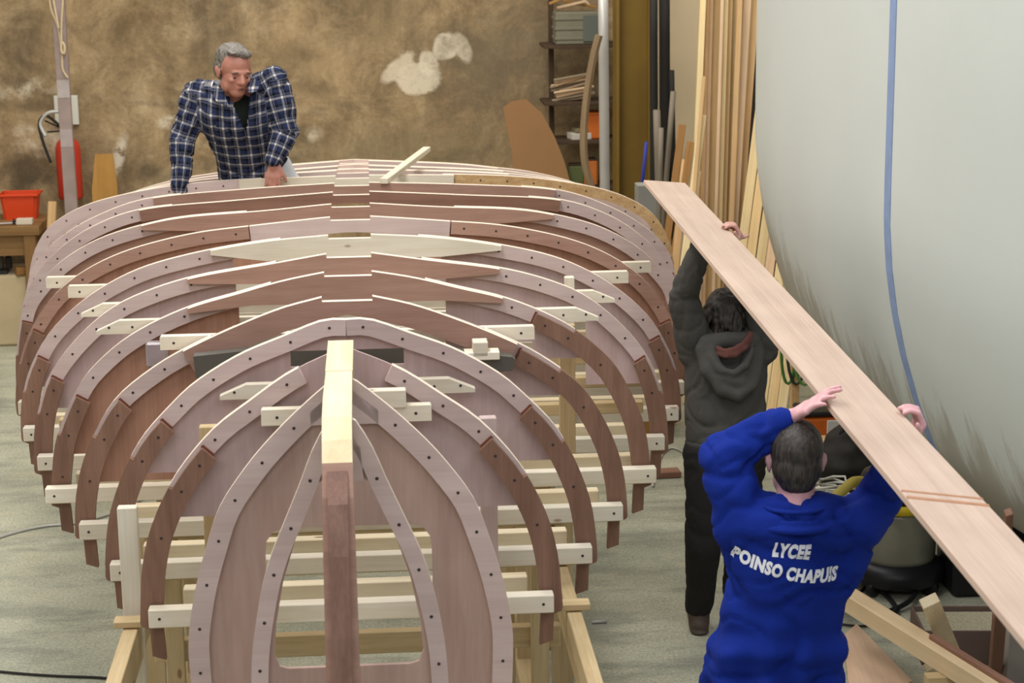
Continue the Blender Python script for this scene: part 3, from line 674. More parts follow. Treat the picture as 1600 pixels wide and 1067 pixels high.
def skin(name, c1, c2):
    m, N, L, b = nmat(name); tc = N.new('ShaderNodeTexCoord'); n = N.new('ShaderNodeTexNoise'); n.inputs['Scale'].default_value = 18; n.inputs['Detail'].default_value = 5
    L.new(tc.outputs['Object'], n.inputs['Vector']); mx = N.new('ShaderNodeMix'); mx.data_type = 'RGBA'; mx.inputs[6].default_value = srgb(c1); mx.inputs[7].default_value = srgb(c2)
    L.new(n.outputs['Fac'], mx.inputs[0]); L.new(mx.outputs[2], b.inputs['Base Color']); b.inputs['Roughness'].default_value = .5
    b.inputs['Subsurface Weight'].default_value = .08; b.inputs['Subsurface Radius'].default_value = (.02, .008, .004); return m
def fabric(name, c, amt=.15, scale=220, rough=.9):
    m = plain(name, c, rough, spec=.15, nscale=scale, namt=amt, bump=.25); return m
def hairmat(name, c1, c2):
    m, N, L, b = nmat(name); tc = N.new('ShaderNodeTexCoord'); mp = N.new('ShaderNodeMapping'); mp.inputs['Scale'].default_value = (1, 1, .22)
    n = N.new('ShaderNodeTexNoise'); n.inputs['Scale'].default_value = 130; n.inputs['Detail'].default_value = 4
    L.new(tc.outputs['Object'], mp.inputs[0]); L.new(mp.outputs[0], n.inputs['Vector'])
    r = N.new('ShaderNodeValToRGB'); r.color_ramp.elements[0].position = .35; r.color_ramp.elements[1].position = .68
    r.color_ramp.elements[0].color = srgb(c1); r.color_ramp.elements[1].color = srgb(c2); L.new(n.outputs['Fac'], r.inputs[0]); L.new(r.outputs[0], b.inputs['Base Color'])
    b.inputs['Roughness'].default_value = .55; bp = N.new('ShaderNodeBump'); bp.inputs['Strength'].default_value = .6; bp.inputs['Distance'].default_value = .004
    L.new(n.outputs['Fac'], bp.inputs['Height']); L.new(bp.outputs['Normal'], b.inputs['Normal']); return m
Z = Vector((0, 0, 1))
SK_P = skin('skin_ruddy', (190, 134, 114), (160, 102, 86)); SK_B = skin('skin_rosy', (224, 178, 178), (202, 142, 146)); SK_G = skin('skin_pale', (206, 160, 146), (180, 128, 116))

# ------------------------------------------------------------------ the carried plank
PF, PN = Vector((.746, 9.2, 1.976)), Vector((1.098, 4.4, 1.82)); PN2 = PF+(PN-PF)*1.4
_d = (PN-PF).normalized(); _s = _d.cross(Z).normalized(); _up = _s.cross(_d); _t = .094
PS = -(_s*math.cos(_t)+_up*math.sin(_t)); PU = PS.cross(_d); PU = PU if PU.z > 0 else -PU      # PS -> image right
M_PLK = wood('carried_board', (202, 178, 160), (176, 150, 133), 0, ring=20, stretch=.03, vary=.02)
pk = empty('long_board', PF); tag(pk, 'long pale wooden board carried overhead by the two workers', 'board')
bd = beam('plank', Vector((0, 0, 0))-PU*.011, PN2-PF-PU*.011, .205, .022, M_PLK, pk, up=PU)
def plk(Y, side, lift=0.0):                       # point on the board at depth Y, side -1 left edge .. +1 right edge
    q = PF+(PN-PF)*((9.2-Y)/4.8); return q+PS*side*.1025+PU*lift
for k in range(2):                                # tape mark on the board
    q = plk(4.60+k*.05, 0)-PF
    o = beam('glue_mark', q-PS*.1015+PU*.0006, q+PS*.1015+PU*.0006+_d*.03, .018-.006*k, .0012, plain('glue_mark%d' % k, (172, 124, 92), .6, nscale=40, namt=.3), pk, up=PU, bev=0)

# ------------------------------------------------------------------ worker in grey hoodie (seen from behind)
GY = 8.22
def G(px, py, dy=0): return at(px, py, GY+dy)
hipL, hipR = G(1106, 728), G(1160, 728); knL, knR = G(1100, 850, -.02), G(1156, 850, .10)
anL, anR = flr(1092, 985)+Z*.09, flr(1150, 965)+Z*.09
pel, wst, chs, nck = G(1133, 715), G(1134, 660, .0), G(1136, 580, .02), G(1138, 535, .04)
shL, shR = G(1087, 548, .02), G(1186, 545, .02)
hdc = G(1135, 497, .10)
elL, elR = G(1067, 462, -.03), G(1196, 455, -.02)
hLt = plk(8.06, -1, -.01); hRt = plk(8.05, 1, -.01)
wrL = plk(8.08, .05, -.05); wrR = hRt+Vector((.010, .0, -.085))
b = bmesh.new()
head(b, hdc, (0, 1, -.1), Z)
caps(b, nck-Z*.03, hdc-Z*.06, .058, .052)
caps(b, pel, chs, .12, .13, flat=(0, 1, 0), k=.7); caps(b, chs, nck-Z*.05, .13, .08, flat=(0, 1, 0), k=.7)
for sh, el, wr in ((shL, elL, wrL), (shR, elR, wrR)):
    caps(b, chs+Z*.06, sh, .06, .055); caps(b, sh, el, .048, .040); caps(b, el, wr, .038, .026)
for hp, kn, an in ((hipL, knL, anL), (hipR, knR, anR)):
    caps(b, pel, hp, .10, .085); caps(b, hp, kn, .078, .055); caps(b, kn, an, .05, .036); caps(b, an-Z*.04, an+Vector((0, .13, -.06)), .035, .03)
hand(b, wrL, (PS*.9+PU*.12+_d*.05), PU, 1, curl=(.02, .05, .05), thumb=(.6, .1))
hand(b, wrR, (PU*.9+PS*.25+_d*-.1), -PS, 1, curl=(.9, .95, .6), thumb=(.9, .5))
body = meobj('person', fuse(b, .0062, 2), SK_G)
tag(body, 'person in dark grey hooded sweatshirt and black trousers, seen from behind, arms raised', 'person')
# sweatshirt
b = bmesh.new()
caps(b, G(1134, 702), G(1134, 640), .172, .178, flat=(0, 1, 0), k=.64, n=22); caps(b, G(1134, 640), G(1136, 575, .01), .178, .185, flat=(0, 1, 0), k=.62, n=22)
caps(b, G(1136, 590, .01), G(1138, 552, .03), .175, .11, flat=(0, 1, 0), k=.66, n=22)
for sh, el, wr in ((shL, elL, wrL), (shR, elR, wrR)):
    caps(b, chs.lerp(sh, .45)+Z*.03, sh, .10, .082); caps(b, sh, el, .082, .066); caps(b, el, el.lerp(wr, .95), .064, .046)
    caps(b, sh-Z*.08+(chs-sh)*.3, sh.lerp(el, .5), .075, .065)
me = fuse(b, .010, 5); displace(me, creases(.010, 6.0, 1.1, 0, (.9, .9, 1.25)))
sw = meobj('sweatshirt', me, fabric('charcoal_fleece', (74, 72, 68), .2), body)
b = bmesh.new(); caps(b, G(1098, 690), G(1172, 690), .03, .03)
for k in range(24):
    a = 2*math.pi*k/24; a2 = a+2*math.pi/24; c0 = G(1134, 694)
    f_ = lambda t: c0+Vector((.166*math.cos(t), .11*math.sin(t), 0)); caps(b, f_(a)+Z*.012, f_(a2)+Z*.012, .018); caps(b, f_(a)-Z*.022, f_(a2)-Z*.022, .016)
meobj('waistband', fuse(b, .009, 3), fabric('charcoal_rib', (64, 62, 60), .2), sw)
# hood lying on the back
b = bmesh.new()
hb = [G(1097, 546, -.08), G(1105, 582, -.125), G(1128, 608, -.145), G(1152, 618, -.148), G(1174, 600, -.13), G(1186, 562, -.085), G(1182, 538, -.05)]
for k in range(len(hb)-1): caps(b, hb[k], hb[k+1], .028, .028); caps(b, hb[k].lerp(G(1140, 548, -.10), .35), hb[k+1].lerp(G(1140, 548, -.10), .35), .030)
inr = [G(1110, 556, -.12), G(1125, 578, -.15), G(1147, 584, -.155), G(1166, 570, -.145), G(1176, 545, -.11)]
for k in range(len(inr)-1): caps(b, inr[k], inr[k+1], .014)
caps(b, G(1128, 590, -.13), G(1158, 596, -.13), .035, .035); caps(b, G(1105, 535, -.06), G(1176, 532, -.05), .04)
me = fuse(b, .008, 4); displace(me, fold(.006, 14, 14, 14))
meobj('hood', me, MATS['charcoal_fleece'], sw)
b = bmesh.new()
sc_ = [G(1122, 552, -.11), G(1134, 556, -.125), G(1148, 554, -.13), G(1164, 543, -.12), G(1172, 530, -.08)]
for k in range(len(sc_)-1): caps(b, sc_[k], sc_[k+1], .013); caps(b, sc_[k]+Z*.024, sc_[k+1]+Z*.024, .011)
me = fuse(b, .006, 3); displace(me, fold(.004, 30, 30, 30)); meobj('scarf', me, plain('red_scarf', (100, 62, 56), .9, nscale=60, namt=.3), body)
# trousers, shoes
b = bmesh.new()
caps(b, G(1110, 712), G(1158, 712), .125, .125, flat=(0, 1, 0), k=.9)
for hp, kn, an in ((hipL, knL, anL), (hipR, knR, anR)): caps(b, hp+Z*.03, kn, .105, .082); caps(b, kn, an+Z*.03, .080, .066)
me = fuse(b, .011, 4); displace(me, creases(.009, 5.5, 1.0, 7, (1.1, 1.1, 1.0))); meobj('trousers', me, fabric('black_denim', (40, 38, 38), .25), body)
for an in (anL, anR):
    b = bmesh.new(); caps(b, an-Z*.045+Vector((0, -.03, 0)), an-Z*.05+Vector((0, .17, 0)), .045, .040, flat=Z, k=.9); caps(b, an-Z*.05, an+Z*.03, .05, .05)
    caps(b, an-Z*.078+Vector((0, -.035, 0)), an-Z*.078+Vector((0, .18, 0)), .047, .042, flat=Z, k=.25)
    meobj('shoe', fuse(b, .007, 3), plain('brown_leather', (78, 66, 58), .6, nscale=30, namt=.3), body)
# bushy hair
b = bmesh.new(); rr = random.Random(3)
ell(b, hdc+Vector((0, -.02, .03)), (.102, .115, .112)); ell(b, hdc+Vector((0, -.05, -.055)), (.098, .078, .10)); ell(b, hdc+Vector((-.02, -.06, -.12)), (.07, .05, .05))
for k in range(260):
    th = rr.uniform(0, 2*math.pi); zc = rr.uniform(-1, 1); s_ = math.sqrt(1-zc*zc)
    o = Vector((math.cos(th)*s_, math.sin(th)*s_, zc))
    if o.y > .55 and o.z < .3: continue
    p = hdc+Vector((0, -.025, .012))+Vector((o.x*.100, o.y*.106, o.z*(.104 if o.z > 0 else .15))); t = (o.cross(Vector((rr.uniform(-1, 1), rr.uniform(-1, 1), rr.uniform(-.3, .3))))*.5-Z*(.9-.6*max(o.z, 0))+o*.25).normalized()
    caps(b, p, p+t*rr.uniform(.035, .075)+o*.006, .012, .003, n=6)
me = fuse(b, .0055, 1); displace(me, fold(.004, 50, 50, 16)); meobj('hair', me, hairmat('dark_brown_hair', (20, 16, 14), (52, 40, 30)), body)

# ------------------------------------------------------------------ worker in blue coat (seen from behind)
BY = 5.45
def Bp(px, py, dy=0): return at(px, py, BY+dy)
hdc = Bp(1243, 718, .05); nck = Bp(1242, 800, .0); chs = Bp(1236, 865, 0); pel = Bp(1214, 1045, .0)
shL, shR = Bp(1160, 822, .0), Bp(1328, 828, .0)
elL, elR = Bp(1130, 712, .06), Bp(1366, 790, .10)
hLt = plk(5.42, -1, -.0); hRt = plk(5.34, 1, -.0)
wrL = Bp(1238, 652, .05); wrR = hRt+Vector((.012, .02, -.10))
b = bmesh.new()
W_, R_ = head(b, hdc, (.03, 1, -.12), Vector((0, .1, 1)), 1.0)
caps(b, nck-Z*.02, hdc-Z*.07+Vector((0, -.02, 0)), .062, .056)
caps(b, pel, chs, .12, .125, flat=(0, 1, 0), k=.58); caps(b, chs, nck-Z*.06, .12, .055, flat=(0, 1, 0), k=.58)
for sh, el, wr in ((shL, elL, wrL), (shR, elR, wrR)):
    caps(b, chs+Z*.04, sh, .055, .05); caps(b, sh, el, .048, .042); caps(b, el, wr, .040, .028)
fx = pel.x; legs = []
for sx, dy in ((-.10, .06), (.10, -.08)):
    hp = Vector((fx+sx, pel.y, .90)); kn = Vector((fx+sx*1.1, pel.y+.03+dy, .48)); an = Vector((fx+sx*1.2, pel.y+dy*1.2, .09)); legs.append((hp, kn, an))
    caps(b, pel, hp, .11, .09); caps(b, hp, kn, .082, .058); caps(b, kn, an, .054, .038); caps(b, an-Z*.04, an+Vector((0, .14, -.06)), .036, .03)
dl = (hLt+Vector((-.0, .0, .018))-wrL).normalized()
hand(b, wrL, dl+Z*.10, Vector((.05, .35, -1)), 1, curl=(.02, .18, .22), thumb=(.75, .5), spread=.10, s=1.02)
hand(b, wrR, (PU*.9+PS*.35), -PS, 1, curl=(.85, .9, .6), thumb=(.9, .5))
body = meobj('person', fuse(b, .0062, 2), SK_B)
tag(body, 'person in bright blue work coat with white lettering, seen from behind, lifting a board', 'person')
b = bmesh.new()
caps(b, Bp(1236, 885), Bp(1240, 848), .178, .125, flat=(0, 1, 0), k=.66, n=24)
caps(b, Bp(1225, 940), Bp(1236, 880), .178, .180, flat=(0, 1, 0), k=.68, n=24)
caps(b, Bp(1210, 1060), Bp(1224, 945), .212, .178, flat=(0, 1, 0), k=.70, n=24)
caps(b, Vector((pel.x-.012, pel.y, .62)), Bp(1210, 1060), .235, .212, flat=(0, 1, 0), k=.75, n=24)
for sh, el, wr, e in ((shL, elL, wrL, .80), (shR, elR, wrR, .8)):
    caps(b, chs.lerp(sh, .4)+Z*.05, sh, .11, .090); caps(b, sh, el, .090, .070); caps(b, el, el.lerp(wr, e), .068, .056)
    caps(b, sh-Z*.11+(chs-sh)*.25, sh.lerp(el, .45), .085, .072)
me = fuse(b, .010, 5)
def blue_folds(c, n):
    d = creases(.016, 5.2, .9, 3, (.8, .8, 1.35))(c, n)
    q = c-Bp(1225, 940)
    if q.z < .0:                                   # draped swags under the waist, vertical folds in the skirt
        k = min(1, -q.z/.10); sag = q.z+1.3*q.x*q.x
        d += .014*k*math.sin(sag*40+1.5*mnoise.noise(c*5))*max(0, 1-abs(q.z+.13)/.22)
        d += .018*min(1, -q.z/.3)*math.sin(math.atan2(q.y, q.x)*9+2*mnoise.noise(c*4))
    return d
displace(me, blue_folds)
M_BLUE = fabric('royal_blue_cotton', (18, 41, 128), .12)
coat = meobj('coat', me, M_BLUE, body)
# collar
b = bmesh.new(); nC = Bp(1241, 803, -.02)
for k in range(20):
    a = math.pi*(.92+1.16*k/20); a2 = math.pi*(.92+1.16*(k+1)/20)
    f_ = lambda t, r, z: nC+Vector((math.cos(t)*r*1.12, math.sin(t)*r*.95, z))
    caps(b, f_(a, .086, .030), f_(a2, .086, .030), .009); caps(b, f_(a, .094, .0), f_(a2, .094, .0), .009); caps(b, f_(a, .112, -.020), f_(a2, .112, -.020), .011)
me = fuse(b, .006, 3); meobj('collar', me, M_BLUE, coat)
b = bmesh.new()
for hp, kn, an in legs: caps(b, hp, kn, .10, .085); caps(b, kn, an+Z*.03, .08, .075)
meobj('trousers', fuse(b, .012, 3), fabric('grey_work_trousers', (60, 62, 70), .2), body)
for hp, kn, an in legs:
    b = bmesh.new(); caps(b, an-Z*.045+Vector((0, -.03, 0)), an-Z*.05+Vector((0, .18, 0)), .045, .040, flat=Z, k=.9); caps(b, an-Z*.05, an+Z*.03, .05, .05)
    meobj('shoe', fuse(b, .008, 3), MATS['brown_leather'], body)
# short hair
b = bmesh.new()
for (x, y, z, a, c_, d) in [(0, -.018, .040, .081, .098, .086), (0, -.040, -.015, .076, .068, .070), (0, -.052, -.055, .056, .042, .040)]:
    ell(b, W_(x, y, z), (a, c_, d), R_)
me = fuse(b, .006, 3); displace(me, fold(.0016, 60, 60, 30)); meobj('hair', me, hairmat('cropped_dark_hair', (28, 24, 22), (70, 60, 52)), body)
# white lettering on the back, laid onto the cloth
from mathutils.bvhtree import BVHTree
bvh = BVHTree.FromPolygons([v.co for v in coat.data.vertices], [p.vertices for p in coat.data.polygons])
def lettering(text, lx0, ly0, lx1, ly1, hpx, sag):
    cu_ = bpy.data.curves.new('t', 'FONT'); cu_.body = text; cu_.size = 1; cu_.offset = .058; cu_.resolution_u = 3; cu_.space_character = 1.1
    o = bpy.data.objects.new('t', cu_); C.objects.link(o); dg = bpy.context.evaluated_depsgraph_get()
    me = bpy.data.meshes.new_from_object(o.evaluated_get(dg)); bpy.data.objects.remove(o, do_unlink=True)
    bm = bmesh.new(); bm.from_mesh(me); bmesh.ops.triangulate(bm, faces=bm.faces[:])
    bmesh.ops.subdivide_edges(bm, edges=[e for e in bm.edges if e.calc_length() > .18], cuts=2); bmesh.ops.triangulate(bm, faces=bm.faces[:])
    xs = [v.co.x for v in bm.verts]; x0, x1 = min(xs), max(xs)
    P0, P1 = Bp(lx0, ly0, -.14), Bp(lx1, ly1, -.14); hh = hpx/3000*5.3*1.04
    for v in bm.verts:
        t = (v.co.x-x0)/(x1-x0); p = P0.lerp(P1, t)+Z*(v.co.y/.70*hh-sag*4*t*(1-t))+Vector((v.co.y*.012, 0, 0))
        hit = bvh.ray_cast(p-Vector((0, .25, 0)), Vector((0, 1, 0)))
        q = hit[0]-Vector((0, .0025, 0)) if hit[0] else p
        v.co = q
    bm.to_mesh(me); bm.free(); me.update()
    return meobj('lettering', me, M_WHITE, coat)
M_WHITE = plain('white_print', (232, 232, 238), .7)
lettering('LYCEE', 1209, 874, 1267, 879, 21, 0)
lettering('POINSO CHAPUIS', 1148, 884, 1311, 913, 19, .018)

# ------------------------------------------------------------------ man in plaid jacket leaning on the frames
PY = 10.62
def Pp(px, py, dy=0): return at(px, py, PY+dy)
hdc = Pp(366, 110, -.22); nck = Pp(362, 150, -.10); chs = Pp(374, 185, -.06); wst = Pp(392, 240, .09); pel = Pp(410, 285, .12)
shL, shR = Pp(308, 148, -.04), Pp(428, 128, -.08)            # L/R as seen in the picture
elL, elR = Pp(286, 218, -.06), Pp(447, 205, -.12)
wrL, wrR = Pp(281, 296, -.14), Pp(428, 252, -.18)
b = bmesh.new()
hf = Vector((.50, -.80, -.22)); W_, R_ = head(b, hdc, hf, Vector((.10, -.10, 1)), 1.14)
caps(b, nck-Z*.04, hdc-Z*.06+Vector((-.01, .03, 0)), .062, .056)
caps(b, pel, wst, .15, .15, flat=(0, 1, 0), k=.75); caps(b, wst, chs, .15, .155, flat=(0, 1, 0), k=.72); caps(b, chs, nck-Z*.03, .15, .075, flat=(0, 1, 0), k=.7)
for sh, el, wr in ((shL, elL, wrL), (shR, elR, wrR)):
    caps(b, chs+Z*.08, sh, .07, .06); caps(b, sh, el, .052, .042); caps(b, el, wr, .042, .028)
legs = []
for sx in (-.11, .11):
    hp = pel+Vector((sx, .0, -.06)); an = Vector((hp.x+sx*.3, hp.y+.10, 1.085)); kn = hp.lerp(an, .5)+Vector((0, -.10, 0)); legs.append((hp, kn, an))
    caps(b, pel, hp, .11, .095); caps(b, hp, kn, .085, .06); caps(b, kn, an, .055, .04); caps(b, an-Z*.04, an+Vector((0, -.14, -.055)), .036, .03)
hand(b, wrR, (-.06, -.22, -1), Vector((0, 1, -.1)), 1, curl=(.08, .22, .2), thumb=(.55, .2), spread=.10, s=1.05)
hand(b, wrL, (-.15, -.15, -1), Vector((.2, 1, 0)), -1, curl=(.2, .4, .3), thumb=(.6, .3), s=1.0)
body = meobj('person', fuse(b, .0058, 2), SK_P)
tag(body, 'grey-haired person in navy plaid jacket leaning over the rear frames', 'person')
# face details
M_EYE = plain('eye_dark', (44, 32, 28), .3); M_LIP = plain('lip', (150, 88, 80), .5); M_BROW = plain('brow', (96, 76, 66), .8); M_EYEW = plain('eye_white', (170, 146, 138), .3)
def fdet(name, x, y, z, r, mat):
    bm = bmesh.new(); s = 1.14; ell(bm, W_(x, y, z), tuple(q*s for q in r), R_, 10); return bmobj(name, bm, mat, body, True)
for sx in (-1, 1):
    e = fdet('eye', sx*.031, .0785, -.008, (.0125, .006, .0055), M_EYEW); bm = bmesh.new(); ell(bm, W_(sx*.031+.003, .0845, -.010), (.0058, .003, .0055), R_, 8); bmobj('iris', bm, M_EYE, e, True)
    fdet('eyelid', sx*.031, .080, -.002, (.0145, .008, .0045), SK_P); fdet('eyebrow', sx*.033, .088, .014, (.020, .006, .0045), M_BROW)
fdet('mouth', 0, .092, -.063, (.020, .006, .0045), M_LIP); fdet('mouth_gap', 0, .0955, -.0625, (.014, .004, .0022), M_EYE)
# hair
b = bmesh.new(); s = 1.14
for (x, y, z, a, c_, d) in [(0, -.030, .052, .083, .088, .074), (0, -.055, .0, .080, .058, .075), (-.074, -.022, .006, .012, .034, .040), (.074, -.022, .006, .012, .034, .040), (0, .035, .098, .058, .040, .020), (-.02, .045, .092, .04, .035, .018)]:
    ell(b, W_(x, y, z), (a*s, c_*s, d*s), R_)
for k in range(26):
    x = -.05+.1*rr.random(); p = W_(x, .02+.03*rr.random(), .105); caps(b, p, p+R_ @ Vector((.02+.02*rr.random(), .03, -.004)), .007, .003, n=6)
me = fuse(b, .0055, 2); displace(me, fold(.003, 50, 50, 40)); meobj('hair', me, hairmat('grey_hair', (66, 60, 54), (132, 124, 114)), body)
# dark t-shirt
b = bmesh.new(); caps(b, wst, chs, .158, .162, flat=(0, 1, 0), k=.74); caps(b, chs, nck-Z*.03, .158, .088, flat=(0, 1, 0), k=.74); caps(b, nck-Z*.05, nck-Z*.0, .085, .072)
meobj('t_shirt', fuse(b, .008, 3), plain('dark_green_knit', (30, 36, 30), .9), body)
# plaid jacket with open neck
b = bmesh.new(); bones = []
def jb(p0, p1, r0, r1, **k): caps(b, p0, p1, r0, r1, **k); bones.append((p0.copy(), p1.copy()))
hem = Pp(396, 268, .12)
jb(hem, wst, .198, .203, flat=(0, 1, 0), k=.78, n=24); jb(wst, chs, .204, .210, flat=(0, 1, 0), k=.76, n=24); jb(chs, nck-Z*.06, .208, .125, flat=(0, 1, 0), k=.76, n=24)
for sh, el, wr in ((shL, elL, wrL), (shR, elR, wrR)):
    jb(chs.lerp(sh, .45)+Z*.05, sh, .096, .082); jb(sh, el, .083, .070); jb(el, el.lerp(wr, .93), .069, .052)
    caps(b, sh-Z*.10+(chs-sh)*.3, sh.lerp(el, .4), .085, .075)
me = fuse(b, .009, 4); displace(me, creases(.016, 6.0, .8, 11, (1, 1, 1.2)))
bm = bmesh.new(); bm.from_mesh(me)
vt = Pp(384, 207, -.2); vl = Pp(348, 142, -.2); vr = Pp(392, 138, -.2)
def invee(c):
    if c.y > nck.y-.02: return False
    q = at(0, 0, 1); d = c-CP; dep = d.dot(cf); x = 800+FPX*d.dot(cr)/dep; y = 533.5-FPX*d.dot(cu)/dep
    if y > 205: return False
    t = (205-y)/65.0; return 383-30*t < x < 385+9*t
bmesh.ops.delete(bm, geom=[f for f in bm.faces if invee(f.calc_center_median())], context='FACES')
uvl = bm.loops.layers.uv.new('UVMap')
dirs = []
for p0, p1 in bones:
    t = (p1-p0).normalized(); a = t.cross(Vector((0, 1, 0))).normalized(); dirs.append((p0, p1, t, a, t.cross(a)))
accum = 0
def uvof(c):
    best = None
    for i, (p0, p1, t, a, bb) in enumerate(dirs):
        q = c-p0; s_ = max(0, min((p1-p0).length, q.dot(t))); r = (q-t*s_); rl = r.length/( .19 if i < 3 else .09)
        if best is None or rl < best[0]: best = (rl, i, q.dot(t), r)
    _, i, s_, r = best; p0, p1, t, a, bb = dirs[i]
    if i < 3: return (c.x, c.z*1.02-c.y*.3)
    return (math.atan2(r.dot(bb), r.dot(a))*.085, s_+(.2 if i % 2 else 0))
cache = {}
for f in bm.faces:
    for lp in f.loops:
        k = lp.vert.index
        if k not in cache: cache[k] = uvof(lp.vert.co)
        lp[uvl].uv = cache[k]
bm.to_mesh(me); bm.free()
def M_plaid():
    m, N, L, b = nmat('navy_plaid'); uv = N.new('ShaderNodeUVMap'); uv.uv_map = 'UVMap'; sp = N.new('ShaderNodeSeparateXYZ'); L.new(uv.outputs[0], sp.inputs[0])
    def stripes(ch, period, ctr, wid, soft=.02):
        d = N.new('ShaderNodeMath'); d.operation = 'DIVIDE'; d.inputs[1].default_value = period; L.new(sp.outputs[ch], d.inputs[0])
        f = N.new('ShaderNodeMath'); f.operation = 'FRACT'; L.new(d.outputs[0], f.inputs[0])
        s = N.new('ShaderNodeMath'); s.operation = 'SUBTRACT'; s.inputs[1].default_value = ctr; L.new(f.outputs[0], s.inputs[0])
        a = N.new('ShaderNodeMath'); a.operation = 'ABSOLUTE'; L.new(s.outputs[0], a.inputs[0])
        r = N.new('ShaderNodeMapRange'); r.inputs[1].default_value = wid+soft; r.inputs[2].default_value = wid-soft; L.new(a.outputs[0], r.inputs[0]); return r.outputs[0]
    def comb(a, c, op='ADD', k=None):
        x = N.new('ShaderNodeMath'); x.operation = op; L.new(a, x.inputs[0])
        if k is None: L.new(c, x.inputs[1])
        else: x.inputs[1].default_value = k
        return x.outputs[0]
    P = .066
    w = comb(comb(stripes(0, P, .5, .09), None, 'MULTIPLY', .26), comb(stripes(1, P, .5, .09), None, 'MULTIPLY', .26)); w = comb(w, comb(comb(stripes(0, P, .5, .09), stripes(1, P, .5, .09), 'MULTIPLY'), None, 'MULTIPLY', .45))
    w2 = comb(comb(stripes(0, P, .26, .03), None, 'MULTIPLY', .12), comb(stripes(1, P, .26, .03), None, 'MULTIPLY', .12)); w = comb(w, w2)
    dk = comb(comb(stripes(0, P, .0, .2), None, 'MULTIPLY', .5), comb(stripes(1, P, .0, .2), None, 'MULTIPLY', .5))
    m1 = N.new('ShaderNodeMix'); m1.data_type = 'RGBA'; m1.inputs[6].default_value = srgb((42, 49, 76)); m1.inputs[7].default_value = srgb((20, 22, 30)); L.new(dk, m1.inputs[0])
    m2 = N.new('ShaderNodeMix'); m2.data_type = 'RGBA'; L.new(w, m2.inputs[0]); L.new(m1.outputs[2], m2.inputs[6]); m2.inputs[7].default_value = srgb((208, 202, 194))
    L.new(m2.outputs[2], b.inputs['Base Color']); b.inputs['Roughness'].default_value = .95; b.inputs['Specular IOR Level'].default_value = .1; return m
MPL = M_plaid()
jk = meobj('jacket', me, MPL, body)
sd = jk.modifiers.new('s', 'SOLIDIFY'); sd.thickness = .008; sd.offset = -1
# collar flaps
def flap(name, pix):
    pts = [Pp(x, y, d) for x, y, d in pix]; n = len(pts); off = Vector((0, -.010, .004))
    V = pts+[p+off for p in pts]; F = [tuple(range(n)), tuple(n+i for i in range(n))[::-1]]+[(i, (i+1) % n, n+(i+1) % n, n+i) for i in range(n)]
    o = mobj(name, V, F, MPL, jk); me = o.data; l = me.uv_layers.new(name='UVMap')
    for lp in me.loops: c = me.vertices[lp.vertex_index].co; l.data[lp.index].uv = (c.x+.02, c.z)
    return o
flap('collar', [(334, 128, -.14), (350, 143, -.25), (358, 168, -.30), (338, 158, -.27), (329, 143, -.20)])
flap('collar', [(388, 130, -.24), (393, 122, -.14), (408, 128, -.22), (402, 143, -.28), (388, 147, -.30)])
b = bmesh.new()
for hp, kn, an in legs: caps(b, pel+Z*.04, hp, .185, .13, flat=(0, 1, 0), k=.72); caps(b, hp, kn, .115, .09); caps(b, kn, an+Z*.02, .088, .07)
me = fuse(b, .011, 3); displace(me, fold(.007, 9, 9, 14)); meobj('trousers', me, fabric('white_work_trousers', (206, 208, 212), .08), body)
for hp, kn, an in legs:
    b = bmesh.new(); caps(b, an-Z*.045+Vector((0, .03, 0)), an-Z*.05+Vector((0, -.17, 0)), .042, .038, flat=Z, k=.9); caps(b, an-Z*.05, an+Z*.03, .048, .048)
    meobj('shoe', fuse(b, .008, 3), MATS['brown_leather'], body)
# ------------------------------------------------------------------ the big painted hull on the right
def HX(Y, z):
    X = float(np.interp(Y, [4.0, 4.6, 5.2, 6, 7, 8, 9, 10, 11, 12, 13, 14.4], [3.55, 3.1, 2.72, 2.28, 1.87, 1.585, 1.415, 1.35, 1.405, 1.54, 1.75, 2.15]))
    o = .20*max(0, 2.05-z)**2+1.1*max(0, 1.0-z)**2
    return min(X+o, 3.6)
def hull_mesh():
    ys = np.linspace(4.0, 11.7, 60); zs = np.concatenate([np.linspace(.62, 1.2, 9)[:-1], np.linspace(1.2, 4.4, 18)]); V = []; F = []
    from numpy import convolve
    G0 = np.array([[HX(y, z) for z in zs] for y in ys]); G1 = G0.copy()
    for _ in range(6): G1[1:-1] = (G1[:-2]+2*G1[1:-1]+G1[2:])/4
    xc = 3.6; ring = len(zs)*2
    for i, y in enumerate(ys):
        for j, z in enumerate(zs): V.append((G1[i, j], y, z))
        for j, z in list(enumerate(zs))[::-1]: V.append((2*xc-G1[i, j]+.02, y, z))
    for i in range(len(ys)-1):
        for k in range(ring): F.append((i*ring+k, i*ring+(k+1) % ring, (i+1)*ring+(k+1) % ring, (i+1)*ring+k))
    F.append(tuple(range(ring))); F.append(tuple((len(ys)-1)*ring+k for k in range(ring))[::-1])
    return V, F, ys, zs, G1
